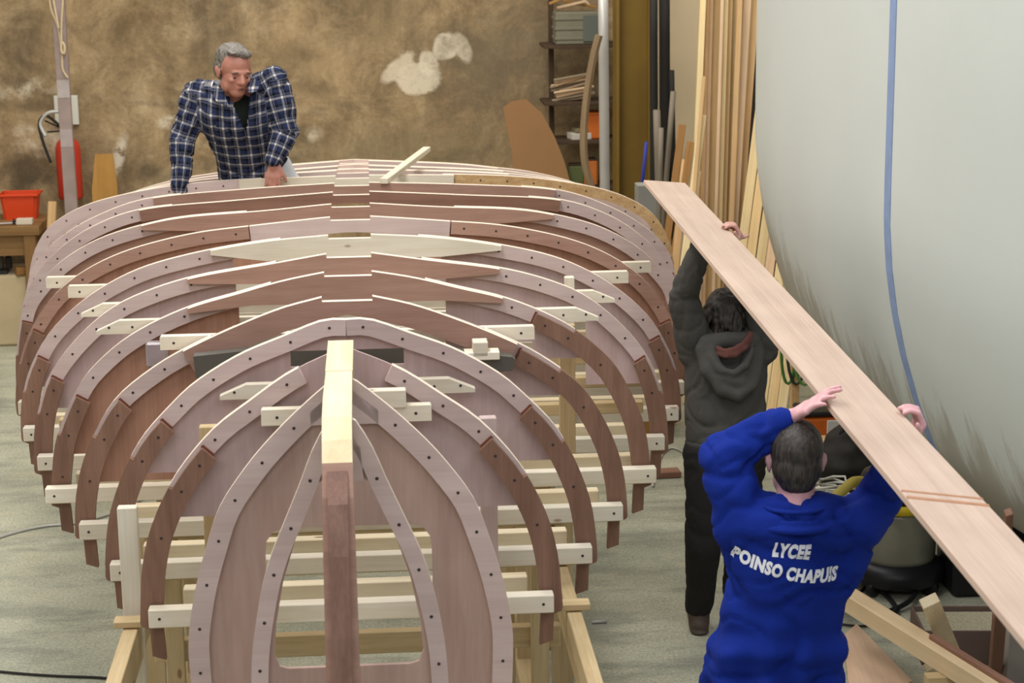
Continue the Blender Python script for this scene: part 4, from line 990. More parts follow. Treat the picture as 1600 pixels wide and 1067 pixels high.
def M_hull():
    m, N, L, b = nmat('grey_primer'); tc = N.new('ShaderNodeTexCoord'); sp = N.new('ShaderNodeSeparateXYZ'); L.new(tc.outputs['Object'], sp.inputs[0])
    n = N.new('ShaderNodeTexNoise'); n.inputs['Scale'].default_value = 1.3; n.inputs['Detail'].default_value = 6; L.new(tc.outputs['Object'], n.inputs['Vector'])
    mx = N.new('ShaderNodeMix'); mx.data_type = 'RGBA'; mx.inputs[6].default_value = srgb((190, 195, 190)); mx.inputs[7].default_value = srgb((204, 208, 202)); L.new(n.outputs['Fac'], mx.inputs[0])
    # bare filler low on the hull, brushed edge: boundary z = 1.10 + .175*(Y-7.6)
    mp = N.new('ShaderNodeMapping'); mp.inputs['Scale'].default_value = (1, 4.5, .9); L.new(tc.outputs['Object'], mp.inputs[0])
    n2 = N.new('ShaderNodeTexNoise'); n2.inputs['Scale'].default_value = 2.4; n2.inputs['Detail'].default_value = 7; n2.inputs['Roughness'].default_value = .7; L.new(mp.outputs[0], n2.inputs['Vector'])
    ma = N.new('ShaderNodeMath'); ma.operation = 'MULTIPLY_ADD'; ma.inputs[1].default_value = .175; ma.inputs[2].default_value = 1.08-.175*7.6; L.new(sp.outputs[1], ma.inputs[0])
    sb_ = N.new('ShaderNodeMath'); sb_.operation = 'SUBTRACT'; L.new(ma.outputs[0], sb_.inputs[0]); L.new(sp.outputs[2], sb_.inputs[1])
    ad = N.new('ShaderNodeMath'); ad.operation = 'MULTIPLY_ADD'; ad.inputs[1].default_value = 1.1; L.new(n2.outputs['Fac'], ad.inputs[0]); L.new(sb_.outputs[0], ad.inputs[2])
    mr = N.new('ShaderNodeMapRange'); mr.inputs[1].default_value = .47; mr.inputs[2].default_value = .66; mr.inputs[4].default_value = .65; L.new(ad.outputs[0], mr.inputs[0])
    m2 = N.new('ShaderNodeMix'); m2.data_type = 'RGBA'; L.new(mr.outputs[0], m2.inputs[0]); L.new(mx.outputs[2], m2.inputs[6]); m2.inputs[7].default_value = srgb((150, 142, 126))
    L.new(m2.outputs[2], b.inputs['Base Color']); b.inputs['Roughness'].default_value = .55; b.inputs['Specular IOR Level'].default_value = .25; return m
V, F, HY, HZ, HG = hull_mesh()
hl = empty('boat_hull', (3.6, 9.2, 0)); tag(hl, 'large pale grey painted boat hull with a blue tape line', 'boat')
hm = mobj('hull_shell', V, F, M_hull(), hl, smooth=True); hm.matrix_parent_inverse = Matrix.Translation((-3.6, -9.2, 0))
# tape line: a station marked down the side
ti = 25; V = []; F = []
def hxs(Y, z):
    i = np.searchsorted(HY, Y)-1; t = (Y-HY[i])/(HY[i+1]-HY[i]); row = HG[i]*(1-t)+HG[i+1]*t; return float(np.interp(z, HZ, row))
zz = np.linspace(4.38, .70, 50); Yt = 8.02
for z in zz:
    for dy in (-.030, -.010, .010, .030): V.append((hxs(Yt+dy, z)-.0035, Yt+dy, z))
for i in range(len(zz)-1):
    for k in range(3): F.append((i*4+k, i*4+k+1, i*4+k+5, i*4+k+4))
tp = mobj('tape_line', V, F, plain('blue_tape', (132, 150, 184), .6, nscale=12, namt=.2), hl); tp.matrix_parent_inverse = Matrix.Translation((-3.6, -9.2, 0))
sd = tp.modifiers.new('s', 'SOLIDIFY'); sd.thickness = .003
for (x, y) in ((2.1, 6.8), (2.2, 10.8), (2.9, 5.6), (3.3, 9)):
    q = beam('cradle_post', (x-3.6, y-9.2, 0), (x-3.6, y-9.2, .85), .10, .10, M_PINEZ, hl, up=(0, 1, 0))
# ------------------------------------------------------------------ leaning timber at the back right
WD = [wood('lumber_a', (232, 206, 158), (206, 172, 116), 0, ring=14, stretch=.03), wood('lumber_b', (218, 184, 136), (188, 148, 100), 0, ring=14, stretch=.03),
      wood('lumber_c', (232, 214, 170), (210, 184, 132), 0, ring=14, stretch=.03), wood('lumber_d', (224, 196, 162), (200, 166, 130), 0, ring=12, stretch=.03), wood('lumber_e', (170, 128, 74), (136, 96, 50), 0, ring=12, stretch=.03)]
def lean(name, xt, yt, xb, yb, wpx, mat, Yb, Yt, label, group, thick=.03, cat='plank'):
    b0 = at(xb, yb, Yb)
    t0 = at(xt, yt, Yt); w = wpx*Yb/3050.0
    d = (t0-b0).normalized()
    b0 = b0-d*(b0.z/d.z) if b0.z > 0 else b0+d*(-b0.z/d.z)
    t0 = t0+d*0
    o = beam(name, b0+Vector((0, 0, .0)), t0, w, thick, mat, up=Vector((0, -1, 0))); tag(o, label, cat, group); return o
tops = [(1094, 1103), (1103, 1108), (1108, 1114), (1115, 1125), (1126, 1131), (1131, 1138), (1138, 1145), (1145, 1152), (1152, 1160), (1161, 1174), (1174, 1187)]
mids = [(1078, 1090), (1091, 1098), (1098, 1105), (1105, 1115), (1115, 1121), (1121, 1128), (1128, 1134), (1134, 1141), (1138, 1147), (1141, 1153), (1150, 1160)]
mt = [2, 1, 3, 0, 3, 2, 0, 2, 1, 3, 1]
rr = random.Random(11)
for i, (a, c) in enumerate(zip(tops, mids)):
    xa, xc_ = sum(a)/2, sum(c)/2; k = (xc_-xa)/340
    lean('leaning_plank', xa+k*-120, -120-6*(i % 4), xa+k*600, 600, (a[1]-a[0])*1.06, WD[mt[i]], 12.5+.065*(i % 4), 13.5+.065*(i % 4), 'tall narrow pine plank in the upright stack, %s from the left' % ORD[i], 'tall planks leaning at the back', .05)
for i, (xt, xb) in enumerate([(1190, 1128), (1205, 1142), (1221, 1157), (1238, 1174), (1254, 1190), (1272, 1206), (1290, 1222)]):
    lean('leaning_plank', xt, 150+12*(i % 3), xb, 634, 15, WD[[2, 0, 2, 3, 2, 0, 2][i]], 12.25-.05*i, 13.15-.05*i, 'clean pale plank leaning behind the grey hull, %s from the left' % ORD[i], 'pale planks behind the hull', .03)
for i, (xt, yt, xb, m_) in enumerate([(1066, 195, 1018, 4), (1079, 222, 1030, 4), (1070, 250, 1042, 1), (1100, 120, 1062, 1), (1098, 180, 1050, 2), (1090, 268, 1058, 3), (1022, 300, 1002, 3)]):
    lean('short_plank', xt, yt, xb, 560, 6 if i == 3 else 12, WD[m_], 12.25-.05*i, 12.95-.05*i, 'short offcut leaning left of the tall plank stack, %s tallest' % ['third', 'fourth', 'sixth', 'first', 'second', 'seventh', 'last'][i], 'short offcuts leaning at the back', .025)
dk = box('shade_sheet', at(1185, 330, 14.1), (.34, .03, 2.6), plain('shade_dark', (52, 46, 40), .9), rz=RZ, bev=0); dk.location.z = 1.31; tag(dk, 'dark sheet standing in for shade behind the tall plank stack', 'board')  # dark sheet put in for the shaded gap between the plank groups
# ------------------------------------------------------------------ column, pipes and junk beside it
def hbeam(c, w, d, t, h):
    pts = [(-w/2, -d/2), (-w/2+t, -d/2), (-w/2+t, -t/2), (w/2-t, -t/2), (w/2-t, -d/2), (w/2, -d/2), (w/2, d/2), (w/2-t, d/2), (w/2-t, t/2), (-w/2+t, t/2), (-w/2+t, d/2), (-w/2, d/2)]
    n = len(pts); V = [(x, y, 0) for x, y in pts]+[(x, y, h) for x, y in pts]
    F = [tuple(range(n))[::-1], tuple(n+i for i in range(n))]+[(i, (i+1) % n, n+(i+1) % n, n+i) for i in range(n)]
    return V, F
q = atv(987, 300, 8.55); V, F = hbeam(None, .265, .22, .022, 5.5)
col = empty('steel_column', (q.x, q.y, 0), RZ); tag(col, 'ochre painted steel H column by the plank stack', 'column')
mobj('h_section', V, F, plain('ochre_paint', (122, 96, 40), .55, nscale=4, namt=.22), col); box('base_plate', (0, 0, .012), (.4, .4, .024), MATS['ochre_paint'], col)
def vpipe(name, x0, y0, x1, y1, r, Y, mat, label, cat, z0=True):
    a, b_ = at(x0, y0, Y), at(x1, y1, Y+.05); d = (b_-a).normalized()
    if z0: b_ = a+d*(-(a.z)/d.z)
    o = tube(name, [a+(b_-a)*k/6 for k in range(7)], r, mat, n=14); tag(o, label, cat); return o
M_GALV = plain('galvanised', (186, 184, 178), .4, metal=.3, nscale=6, namt=.12); M_GREYP = plain('grey_pipe', (134, 124, 108), .6, nscale=10); M_BLK = plain('black_rubber', (40, 37, 34), .7, nscale=8)
vpipe('downpipe', 942, -40, 945, 300, .036, 13.6, M_GALV, 'white galvanised pipe standing left of the ochre column', 'pipe')
vpipe('grey_pipe', 1026, 172, 1029, 290, .026, 13.7, M_GREYP, 'short grey pipe nearest the ochre column', 'pipe')
vpipe('grey_pipe', 1052, 143, 1040, 290, .020, 13.7, M_GREYP, 'longer grey pipe slanting beside a dark post', 'pipe')
vpipe('grey_pipe', 1033, 200, 1031, 290, .018, 13.5, M_GREYP, 'thin grey pipe between two other grey pipes', 'pipe')
vpipe('blue_rod', 1010, 222, 1001, 312, .012, 13.0, plain('blue_paint', (44, 52, 140), .5), 'thin blue rod in front of the ochre column', 'rod')
vpipe('dark_pole', 1021, -40, 1022, 290, .030, 14.1, M_BLK, 'black pole right beside the ochre column', 'pole')
vpipe('dark_pole', 1038, -40, 1039, 290, .040, 14.2, M_BLK, 'thicker dark pole against the beige wall', 'pole')
vpipe('dark_pole', 1049, 110, 1052, 290, .022, 14.2, M_BLK, 'short dark pole rising to the grey pipe top', 'pole')
cb = box('grey_carton', at(1009, 330, 11.7), (.12, .14, .30), plain('grey_card', (130, 128, 120), .8, nscale=6), rz=RZ); cb.location.z = at(1009, 325, 11.7).z
tag(cb, 'small grey carton standing under the blue rod', 'carton')
sh = box('carton_stand', (cb.location.x, cb.location.y, (cb.location.z-.15)/2), (.24, .24, cb.location.z-.15), WD[4], rz=RZ); tag(sh, 'wooden stand under the grey carton', 'stand')
# bent lath
pts = spline([at(x, y, 13.4) for x, y in ((936, 55), (927, 90), (917, 150), (912, 210), (914, 255), (924, 292), (936, 330))]+[Vector((at(940, 345, 13.4).x, 13.35, .6)), Vector((at(940, 345, 13.4).x, 13.3, 0.0))], 5)
o = tube('bent_lath', pts, .028, wood('old_lath', (150, 128, 98), (120, 98, 72), 2, ring=12), n=6, smooth=False); tag(o, 'old bent grey-brown lath curving left of the white pipe', 'lath')
# rack with junk
rk = empty('storage_rack', atv(905, 330, 9.15)*Vector((1, 1, 0)) if False else Vector((atv(905, 330, 9.1).x, atv(905, 330, 9.1).y, 0)), RZ); tag(rk, 'dark storage rack against the wall left of the column', 'rack')
M_RK = plain('rack_brown', (74, 58, 42), .8, nscale=10, namt=.3)
for u in (-.20, .34):
    for v in (.16,): box('rack_post', (u, v, 1.5), (.04, .04, 3.0), M_RK, rk)
zsh = [atv(905, y, 9.1).z for y in (70, 158, 218, 290)]
for z in zsh: box('shelf', (.04, 0, z), (.66, .40, .025), M_RK, rk)
def on_rack(px, py, dv=0): return atv(px, py, 9.05+dv)
gb = empty('grey_crate', on_rack(900, 68), RZ); gb.location.z = zsh[0]+.0125; tag(gb, 'grey ribbed crate on the top shelf of the rack', 'crate')
M_CR = plain('crate_grey', (120, 116, 98), .6, nscale=8, namt=.15); cz = (atv(900, 20, 9.05).z-zsh[0])
box('crate_body', (0, 0, cz/2), (.34, .26, cz), M_CR, gb, bev=.01)
for k in range(3): box('rib', (0, 0, cz*(.2+.3*k)), (.355, .275, .022), M_CR, gb)
box('crate_flap', (.10, -.14, cz*.5), (.12, .012, cz*.8), plain('crate_flap_grey', (96, 100, 92), .6), gb)  # flap in a darker, cooler grey than the body
for i, (x0, y0, x1, y1) in enumerate([(858, 6, 900, -12), (870, 12, 915, 2), (880, 4, 932, 14), (905, -4, 925, 18)]):
    o = beam('stick', on_rack(x0, y0, -.06+.04*i), on_rack(x1, y1, -.06+.04*i), .02, .02, WD[3 if i % 2 else 4]); o.location.z = max(o.location.z, zsh[0]+.0125+cz+.012+.02*i); tag(o, 'old stick on top of the grey crate', 'stick', 'sticks on the crate')
for i in range(13):
    y0 = 116+3.0*i; a = on_rack(862+rr.uniform(-4, 12), y0+6+rr.uniform(-3, 8) if i != 6 else 142, -.12+.02*(i % 7)); c = on_rack(924+rr.uniform(-8, 6), y0+rr.uniform(-9, 4), -.12+.02*(i % 7))
    o = beam('branch', a, c, .022, .016, WD[3] if i % 3 else wood('driftwood%d' % i, (176, 160, 134), (132, 114, 90), 0)); tag(o, 'weathered thin lath in the loose bundle on the rack', 'lath', 'bundle of laths on the rack')
ob = empty('orange_box', on_rack(930, 216, .05), RZ); tag(ob, 'orange box on the rack behind the white pipe', 'box'); M_OR = plain('orange_plastic', (206, 106, 40), .5, nscale=8)
ob.location.z = zsh[2]+.0125; hh = .20
box('box_body', (0, 0, hh/2), (.15, .2, hh), M_OR, ob, bev=.01); box('box_rim', (0, 0, hh), (.165, .215, .02), M_OR, ob)
for (px, dz, sz, c, nm, lb) in [(905, 0, (.16, .14, .05), (206, 200, 186), 'paper_stack', 'pale stack of papers on the rack'), (908, .055, (.12, .12, .03), (132, 120, 90), 'small_box', 'small tan box on top of the papers')]:
    p = on_rack(px, 218, .0); o = box(nm, (p.x, p.y, zsh[2]+.0125+dz+sz[2]/2), sz, plain(nm, c, .8, nscale=20), rz=RZ+.2); tag(o, lb, 'box' if 'box' in nm else 'papers')
for (px, sz, c, nm, lb) in [(900, (.12, .12, .16), (96, 104, 62), 'green_tin', 'green tin low on the rack'), (922, (.11, .14, .20), (196, 112, 50), 'orange_tin', 'small orange box low on the rack beside the pipe')]:
    p = on_rack(px, 290, .0); o = empty(nm, (p.x, p.y, zsh[3]+.0125), RZ); box('can_body', (0, 0, sz[2]/2), sz, plain(nm, c, .6, nscale=10), o, bev=.012); box('lid', (0, 0, sz[2]+.006), (sz[0]*.9, sz[1]*.9, .014), M_RK, o); tag(o, lb, 'tin')
# fan shaped brown board leaning on the wall
px_ = [(786, 168), (800, 158), (822, 155), (846, 176), (866, 212), (882, 252), (893, 292), (905, 345), (812, 345), (800, 240)]
P = [ub(atv(x, y, 8.8)) for x, y in px_]
fb = empty('curved_board', bw(P[0][0], 8.8, 0), RZ); tag(fb, 'brown hardboard pattern with one curved edge leaning on the wall', 'board')
poly = [(p[0]-P[0][0], p[2]) for p in P]; poly[7] = (poly[7][0]+.12, .0); poly[8] = (poly[8][0]+.02, .0)
extrude('hardboard_sheet', poly, 0, .012, [plain('hardboard', (150, 112, 74), .7, nscale=3, namt=.1)], fb)
# ------------------------------------------------------------------ left background: post, extinguisher, bench
pv = 8.3
a, b_ = atv(92, -30, pv), atv(113, 330, pv); 
V, F = hbeam(None, .085, .07, .010, 5.2); q = atv(110, 300, pv)
po = empty('steel_post', (q.x, q.y, 0), RZ); tag(po, 'scuffed lilac-grey steel post with rope tied near its top', 'post')
M_PO = plain('scuffed_lilac', (150, 132, 126), .5, nscale=9, namt=.3); box('post_bar', (0, 0, 2.6), (.092, .05, 5.2), M_PO, po, bev=.004)
for z_, c in ((1.62, (166, 152, 148)), (1.98, (172, 160, 156))): box('worn_band', (0, -.0255, z_+.03), (.088, .003, .13), plain('worn_band%d' % int(z_*100), c, .4, nscale=20, namt=.2), po, bev=0)
M_ROPE = plain('rope', (196, 176, 140), .9, nscale=60)
for k, L_ in enumerate([[(77, -8), (80, 15), (88, 35), (93, 55), (95, 72), (97, 85), (98, 108), (106, 122)], [(99, -8), (97, 20), (96, 40), (96, 62), (97, 82)], [(82, -8), (88, 25), (92, 45)]]):
    o = tube('rope_strand', spline([atv(x, y, pv-.05-.015*k)-po.location for x, y in L_], 5), .008, M_ROPE, None, n=6)
    o.parent = po; o.matrix_parent_inverse = Matrix.Rotation(-RZ, 4, 'Z')
    if k == 0:
        kn = [atv(98, 66, pv-.07), atv(101, 73, pv-.07), atv(100, 84, pv-.07), atv(96, 80, pv-.07), atv(96, 70, pv-.07), atv(99, 66, pv-.07)]
        o2 = tube('rope_knot', spline([x-po.location for x in kn], 4), .010, M_ROPE, None, n=6); o2.parent = po; o2.matrix_parent_inverse = Matrix.Rotation(-RZ, 4, 'Z')
wq = atv(104, 172, WALLV-.02); s_ = box('notice_board', wq, (.185, .03, .23), plain('white_card', (206, 204, 192), .6), rz=RZ); tag(s_, 'small white notice panel on the wall behind the steel post', 'notice')
# fire extinguisher
ex = empty('fire_extinguisher', atv(111, 310, WALLV-.17), RZ); tag(ex, 'red fire extinguisher hanging on the wall behind the steel post', 'extinguisher')
M_RED = plain('red_enamel', (188, 56, 40), .35, nscale=5, namt=.1)
def lathe(name, prof, mat, parent, n=20, c=(0, 0, 0)):
    V = []; F = []
    for r, z in prof:
        for k in range(n): an = 2*math.pi*k/n; V.append((c[0]+r*math.cos(an), c[1]+r*math.sin(an), c[2]+z))
    for i in range(len(prof)-1):
        for k in range(n): F.append((i*n+k, i*n+(k+1) % n, (i+1)*n+(k+1) % n, (i+1)*n+k))
    F.append(tuple(range(n))[::-1]); F.append(tuple((len(prof)-1)*n+k for k in range(n)))
    return mobj(name, V, F, mat, parent, smooth=True)
r_ = .098; lathe('cylinder', [(r_*.9, 0), (r_, .02), (r_, .40), (r_*.85, .445), (r_*.5, .475), (.03, .49)], M_RED, ex)
lathe('valve', [(.022, .485), (.022, .53), (.03, .535), (.03, .56), (.012, .565)], M_GALV, ex, 12)
beam('lever', (-.02, -.01, .55), (-.16, -.03, .62), .02, .012, M_BLK, ex); beam('carry_handle', (-.02, 0, .535), (-.15, -.02, .53), .02, .012, M_BLK, ex)
tube('hose', spline([(-.02, -.02, .55), (-.14, -.05, .66), (-.20, -.06, .60), (-.17, -.09, .45), (-.12, -.11, .30)], 6), .012, M_BLK, ex); tube('hose_sleeve', spline([(-.03, -.03, .69), (-.13, -.05, .68), (-.19, -.06, .6), (-.15, -.08, .5)], 6), .015, M_GALV, ex)
box('bracket', (0, .13, .25), (.06, .06, .3), M_BLK, ex)
# leaning plywood offcut and stick
P = [ub(atv(x, y, 9.34)) for x, y in ((149, 241), (177, 240), (184, 292), (182, 330), (143, 330), (144, 296))]
pb = empty('plywood_offcut', bw(P[0][0], 9.32, 0), RZ); tag(pb, 'ochre plywood offcut leaning on the wall right of the extinguisher', 'board'); poly = [(p[0]-P[0][0], p[2]) for p in P]; poly[3] = (poly[3][0], 0); poly[4] = (poly[4][0], 0)
extrude('plywood_sheet', poly, 0, .018, [wood('ochre_ply', (186, 142, 76), (164, 120, 60), 2, ring=10)], pb)
# workbench
bv = 8.62; tz = atv(30, 346, bv+.25).z; e_ = ub(atv(61, 357, bv))[0]
bn = empty('workbench', bw(e_-.8, bv+.32, 0), RZ); tag(bn, 'brown wooden workbench against the wall at far left', 'workbench')
M_BN = wood('bench_wood', (150, 116, 74), (118, 86, 50), 0, ring=12); M_BNZ = wood('bench_leg_wood', (142, 108, 66), (112, 80, 46), 2, ring=12)
box('bench_top', (0, 0, tz-.035), (1.6, .64, .07), M_BN, bn); box('apron', (0, -.26, tz-.15), (1.5, .03, .16), M_BN, bn)
for sx in (-.72, .72):
    for sy in (-.26, .26): box('bench_leg', (sx, sy, (tz-.07)/2), (.09, .09, tz-.07), M_BNZ, bn)
# red bucket box on the bench
q = bw(ub(atv(34, 340, bv+.42))[0], bv+.42, tz); bk = empty('red_tub', q, RZ); tag(bk, 'orange-red plastic tub standing on the workbench', 'tub')
M_TUB = plain('orange_red_plastic', (214, 72, 34), .4); 
def tapered(name, w0, w1, d0, d1, h, mat, parent, wall=.006):
    bm = bmesh.new(); R = []
    for (w, d, z) in ((w0, d0, 0), (w1, d1, h), (w1-2*wall, d1-2*wall, h), (w0-2*wall, d0-2*wall, wall)):
        R.append([bm.verts.new((x*w/2, y*d/2, z)) for x, y in ((-1, -1), (1, -1), (1, 1), (-1, 1))])
    for i in range(3):
        for k in range(4): bm.faces.new((R[i][k], R[i][(k+1) % 4], R[i+1][(k+1) % 4], R[i+1][k]))
    bm.faces.new(R[0][::-1]); bm.faces.new(R[3]); bmesh.ops.bevel(bm, geom=[e for e in bm.edges if abs((e.verts[0].co-e.verts[1].co).z) > .05], offset=.02, segments=3, affect='EDGES'); return bmobj(name, bm, mat, parent)
tb_ = tapered('tub_body', .24, .285, .18, .22, .195, M_TUB, bk); 
for (x, y, sx, sy) in ((0, -.113, .31, .016), (0, .113, .31, .016), (-.147, 0, .016, .23), (.147, 0, .016, .23)): box('tub_rim', (x, y, .192), (sx, sy, .018), M_TUB, tb_)
# tools on the bench
q = bw(ub(atv(12, 348, bv+.12))[0], bv+.10, tz); cl = empty('bar_clamp', q, RZ+.15); tag(cl, 'small steel clamp lying on the workbench', 'clamp')
beam('clamp_bar', (-.12, 0, .012), (.10, 0, .012), .02, .012, M_GALV, cl); box('clamp_jaw', (-.10, .03, .018), (.02, .09, .03), M_DARK, cl); box('clamp_jaw', (.05, .03, .018), (.02, .09, .03), M_DARK, cl); tube('screw_handle', [(.06, .04, .02), (.14, .05, .02)], .009, M_BLK, cl)
q = bw(ub(atv(39, 349, bv+.12))[0], bv+.12, tz+.022); o = box('wood_block', q, (.12, .07, .044), M_PINE, rz=RZ); tag(o, 'small pale wood block on the workbench near the clamp', 'block')
pl = lean('standing_offcut', 82, 315, 78, 405, 13, WD[1], 14.4, 14.55, 'narrow tan offcut standing right of the workbench', None, .03)
# stone block and tool under the bench
q = atv(18, 505, bv-.02); kb = box('plaster_slab', bw(ub(q)[0]-.25, bv+.35, .28), (.75, .5, .56), plain('chalky_block', (190, 172, 138), .9, nscale=5, namt=.2, bump=.3), rz=RZ, bev=.02); tag(kb, 'big chalky block standing under the workbench', 'block')
q = bw(ub(q)[0]-.12, bv+.2, .56); rt = empty('router', q, RZ); tag(rt, 'small grey and black power tool on the chalky block', 'power tool')
lathe('motor', [(.05, .03), (.055, .05), (.055, .18), (.04, .20), (.02, .21)], M_GREYBOX, rt, 14); box('sole', (0, 0, .015), (.17, .15, .03), M_DARK, rt); box('grip', (.09, 0, .08), (.05, .04, .10), M_BLK, rt, bev=.01)
q = bw(ub(atv(22, 442, bv))[0], bv+.15, .56); wd_ = box('wedge_block', q+Vector((.06, -.03, .03)), (.12, .06, .06), WD[4], rz=RZ+.4); tag(wd_, 'ochre wedge beside the power tool', 'block')
# cables on the floor, left
for k, (L_, lb) in enumerate([([(-30, 850), (20, 833), (70, 822), (120, 817), (180, 800), (240, 770)], 'thin pale cable running over the floor on the left'), ([(-40, 1045), (30, 1052), (90, 1056), (170, 1060), (230, 1075)], 'dark cable on the floor at bottom left'), ([(1020, 760), (1032, 715), (1050, 700), (1075, 712), (1100, 740)], 'pale cable loop on the floor beside the frames')]):
    o = tube('floor_cable', spline([flr(x, y, .008) for x, y in L_], 6), .008 if k != 1 else .006, M_GALV if k != 1 else M_BLK, n=6); tag(o, lb, 'cable')
for i, (x0, y0, x1, y1, lb) in enumerate([(768, 752, 1062, 738, 'long mahogany lath lying on the floor behind the front frames'), (776, 760, 800, 758, 'short mahogany offcut beside the long lath on the floor')]):
    o = beam('floor_lath', flr(x0, y0, .02), flr(x1, y1, .02), .10, .035, M_BRN); tag(o, lb, 'lath')
o = tube('pencil', [flr(925, 972, .008), flr(948, 971, .008)], .008, M_GALV, n=6); tag(o, 'small steel bolt lying on the floor right of the rail', 'bolt')
# ------------------------------------------------------------------ lower right: timber, vacuum, bits
M_CLEAN = wood('fresh_beam', (230, 206, 170), (210, 180, 138), 0, ring=10, stretch=.03, vary=.02)
z0 = .34; p0, p1 = flr(1322, 920, z0), flr(1610, 1098, z0)
bmx = beam('thick_beam', p0-Z*.04, p1-Z*.04, .085, .08, M_CLEAN); tag(bmx, 'thick pale beam lying slantwise right of the blue coat', 'beam')
p0, p1 = flr(1446, 996, z0+.012), flr(1600, 1092, z0+.012); o = beam('thin_lath', p0-Z*.002+Vector((.03, .02, 0)), p1-Z*.002+Vector((.03, .02, 0)), .03, .02, M_BRN); tag(o, 'thin mahogany lath lying on the thick pale beam', 'lath')
tr_ = empty('trestle', flr(1500, 1060), RZ); tag(tr_, 'low wooden trestle holding up the thick beam', 'trestle'); q = (flr(1500, 1030, z0)-tr_.location); 
for fx in (.62, 1.0):
    w_ = flr(1322, 920, z0).lerp(flr(1610, 1098, z0), fx)-tr_.location; w_ = Matrix.Rotation(-RZ, 3, 'Z') @ w_
    box('trestle_bar', (w_.x, w_.y, .235), (.22, .06, .05), M_PINEY, tr_)
    for sx in (-.08, .08): box('trestle_leg', (w_.x+sx, w_.y, .105), (.045, .05, .21), M_PINEY, tr_)
    if fx == .62: wa = w_.copy()
beam('trestle_rail', (wa.x, wa.y, .06), (w_.x, w_.y, .06), .03, .05, M_PINEY, tr_)
P = [flr(x, y, 0) for x, y in ((1318, 1003), (1338, 985), (1425, 1075), (1330, 1120))]
c0 = (P[0]+P[2])/2; V = [p-c0+Z*.004 for p in P]+[p-c0+Z*.034 for p in P]; fb2 = empty('floor_board', c0); tag(fb2, 'wide pinkish board lying on the floor beside the blue coat', 'board')
mobj('board', V, [(3, 2, 1, 0), (4, 5, 6, 7), (0, 1, 5, 4), (1, 2, 6, 5), (2, 3, 7, 6), (3, 0, 4, 7)], wood('pink_board', (214, 184, 156), (192, 158, 130), 1, ring=10), fb2)
def stick(name, x0, y0, z0_, x1, y1, z1, w, t, mat, lb, cat='offcut'):
    o = beam(name, flr(x0, y0, z0_), flr(x1, y1, z1), w, t, mat, up=Vector((0, -1, 0))); tag(o, lb, cat); return o
stick('standing_offcut', 1500, 1052, .02, 1452, 938, .50, .075, .05, M_PINEZ, 'pale offcut leaning up above the thick beam')
stick('standing_offcut', 1470, 1080, .0, 1452, 1040, .16, .04, .04, M_PINEZ, 'small upright offcut in front of the thick beam')
bx = empty('scrap_carton', flr(1500, 1046), RZ-.1); q = flr(1505, 1035); bx.location = (q.x+.05, q.y+.12, 0); tag(bx, 'brown carton filled with sawdust under the hull', 'carton')
M_CARD = plain('brown_card', (110, 92, 84), .8, nscale=6); M_SAW = plain('sawdust', (176, 168, 142), 1, nscale=90, namt=.5, bump=.8)
for (x, y, sx, sy) in ((0, -.15, .46, .01), (0, .15, .46, .01), (-.23, 0, .01, .30), (.23, 0, .01, .30)): box('carton_side', (x, y, .08), (sx, sy, .16), M_CARD, bx, bev=0)
tag(box('sawdust_fill', (0, 0, .07), (.45, .29, .14), M_SAW, bx, bev=.01), kind='stuff')
stick('brown_post', 1553, 1075, 0.0, 1563, 948, .52, .05, .04, M_BRN, 'reddish-brown stake standing at right edge', 'post')
stick('brown_post', 1573, 850, .75, 1576, 800, .98, .03, .03, M_BRN, 'short brown stake tip showing above the carried board', 'post')
o = box('grey_post', flr(1588, 1090)+Z*.23, (.13, .12, .46), plain('grey_timber', (150, 142, 134), .8, nscale=8, namt=.15), rz=RZ); tag(o, 'stout grey timber post at the right edge', 'post')
# vacuum cleaner
vq = flr(1398, 915); vc = empty('vacuum_cleaner', vq, RZ+.1); tag(vc, 'black workshop vacuum with clear tank and yellow hose under the hull', 'vacuum')
M_CLR = plain('smoky_plastic', (128, 126, 110), .25, spec=.5, nscale=7, namt=.3); M_VBK = plain('black_plastic', (30, 30, 32), .4); M_YEL = plain('yellow_plastic', (206, 180, 44), .4)
lathe('base', [(.22, .05), (.24, .07), (.23, .13), (.19, .16)], M_VBK, vc, 24)
lathe('tank', [(.185, .155), (.19, .18), (.195, .40), (.19, .42)], M_CLR, vc, 24); lathe('yellow_band', [(.197, .42), (.205, .425), (.205, .465), (.197, .47)], M_YEL, vc, 24)
lathe('motor_head', [(.20, .47), (.205, .50), (.17, .58), (.10, .61), (.02, .615)], M_VBK, vc, 24)
for an in (.5, 2.2, 3.8, 5.3):
    w_ = lathe('wheel', [(.015, -.018), (.045, -.015), (.045, .015), (.015, .018)], M_VBK, vc, 12); w_.rotation_euler = (math.pi/2, 0, an); w_.location = (.2*math.cos(an), .2*math.sin(an), .047)
hs = [vq+Vector((-.05, -.15, .50)), at(1345, 752, 8.4), at(1318, 765, 8.2), at(1292, 792, 8.1), at(1272, 840, 8.15), flr(1290, 905, .03)]
o = tube('hose', [Matrix.Rotation(-(RZ+.1), 3, 'Z') @ (p-vq) for p in spline(hs, 9)], .024, plain('yellow_hose', (168, 150, 70), .6), vc, n=10)
bx2 = empty('tool_case', flr(1540, 916), RZ); tag(bx2, 'black tool case under the hull beside the vacuum', 'case')
box('case_body', (0, 0, .21), (.42, .30, .42), M_VBK, bx2, bev=.02); box('case_lid', (0, 0, .44), (.43, .31, .05), M_VBK, bx2, bev=.015); tube('case_handle', spline([(-.1, 0, .46), (-.08, 0, .51), (.08, 0, .51), (.1, 0, .46)], 4), .012, M_VBK, bx2)
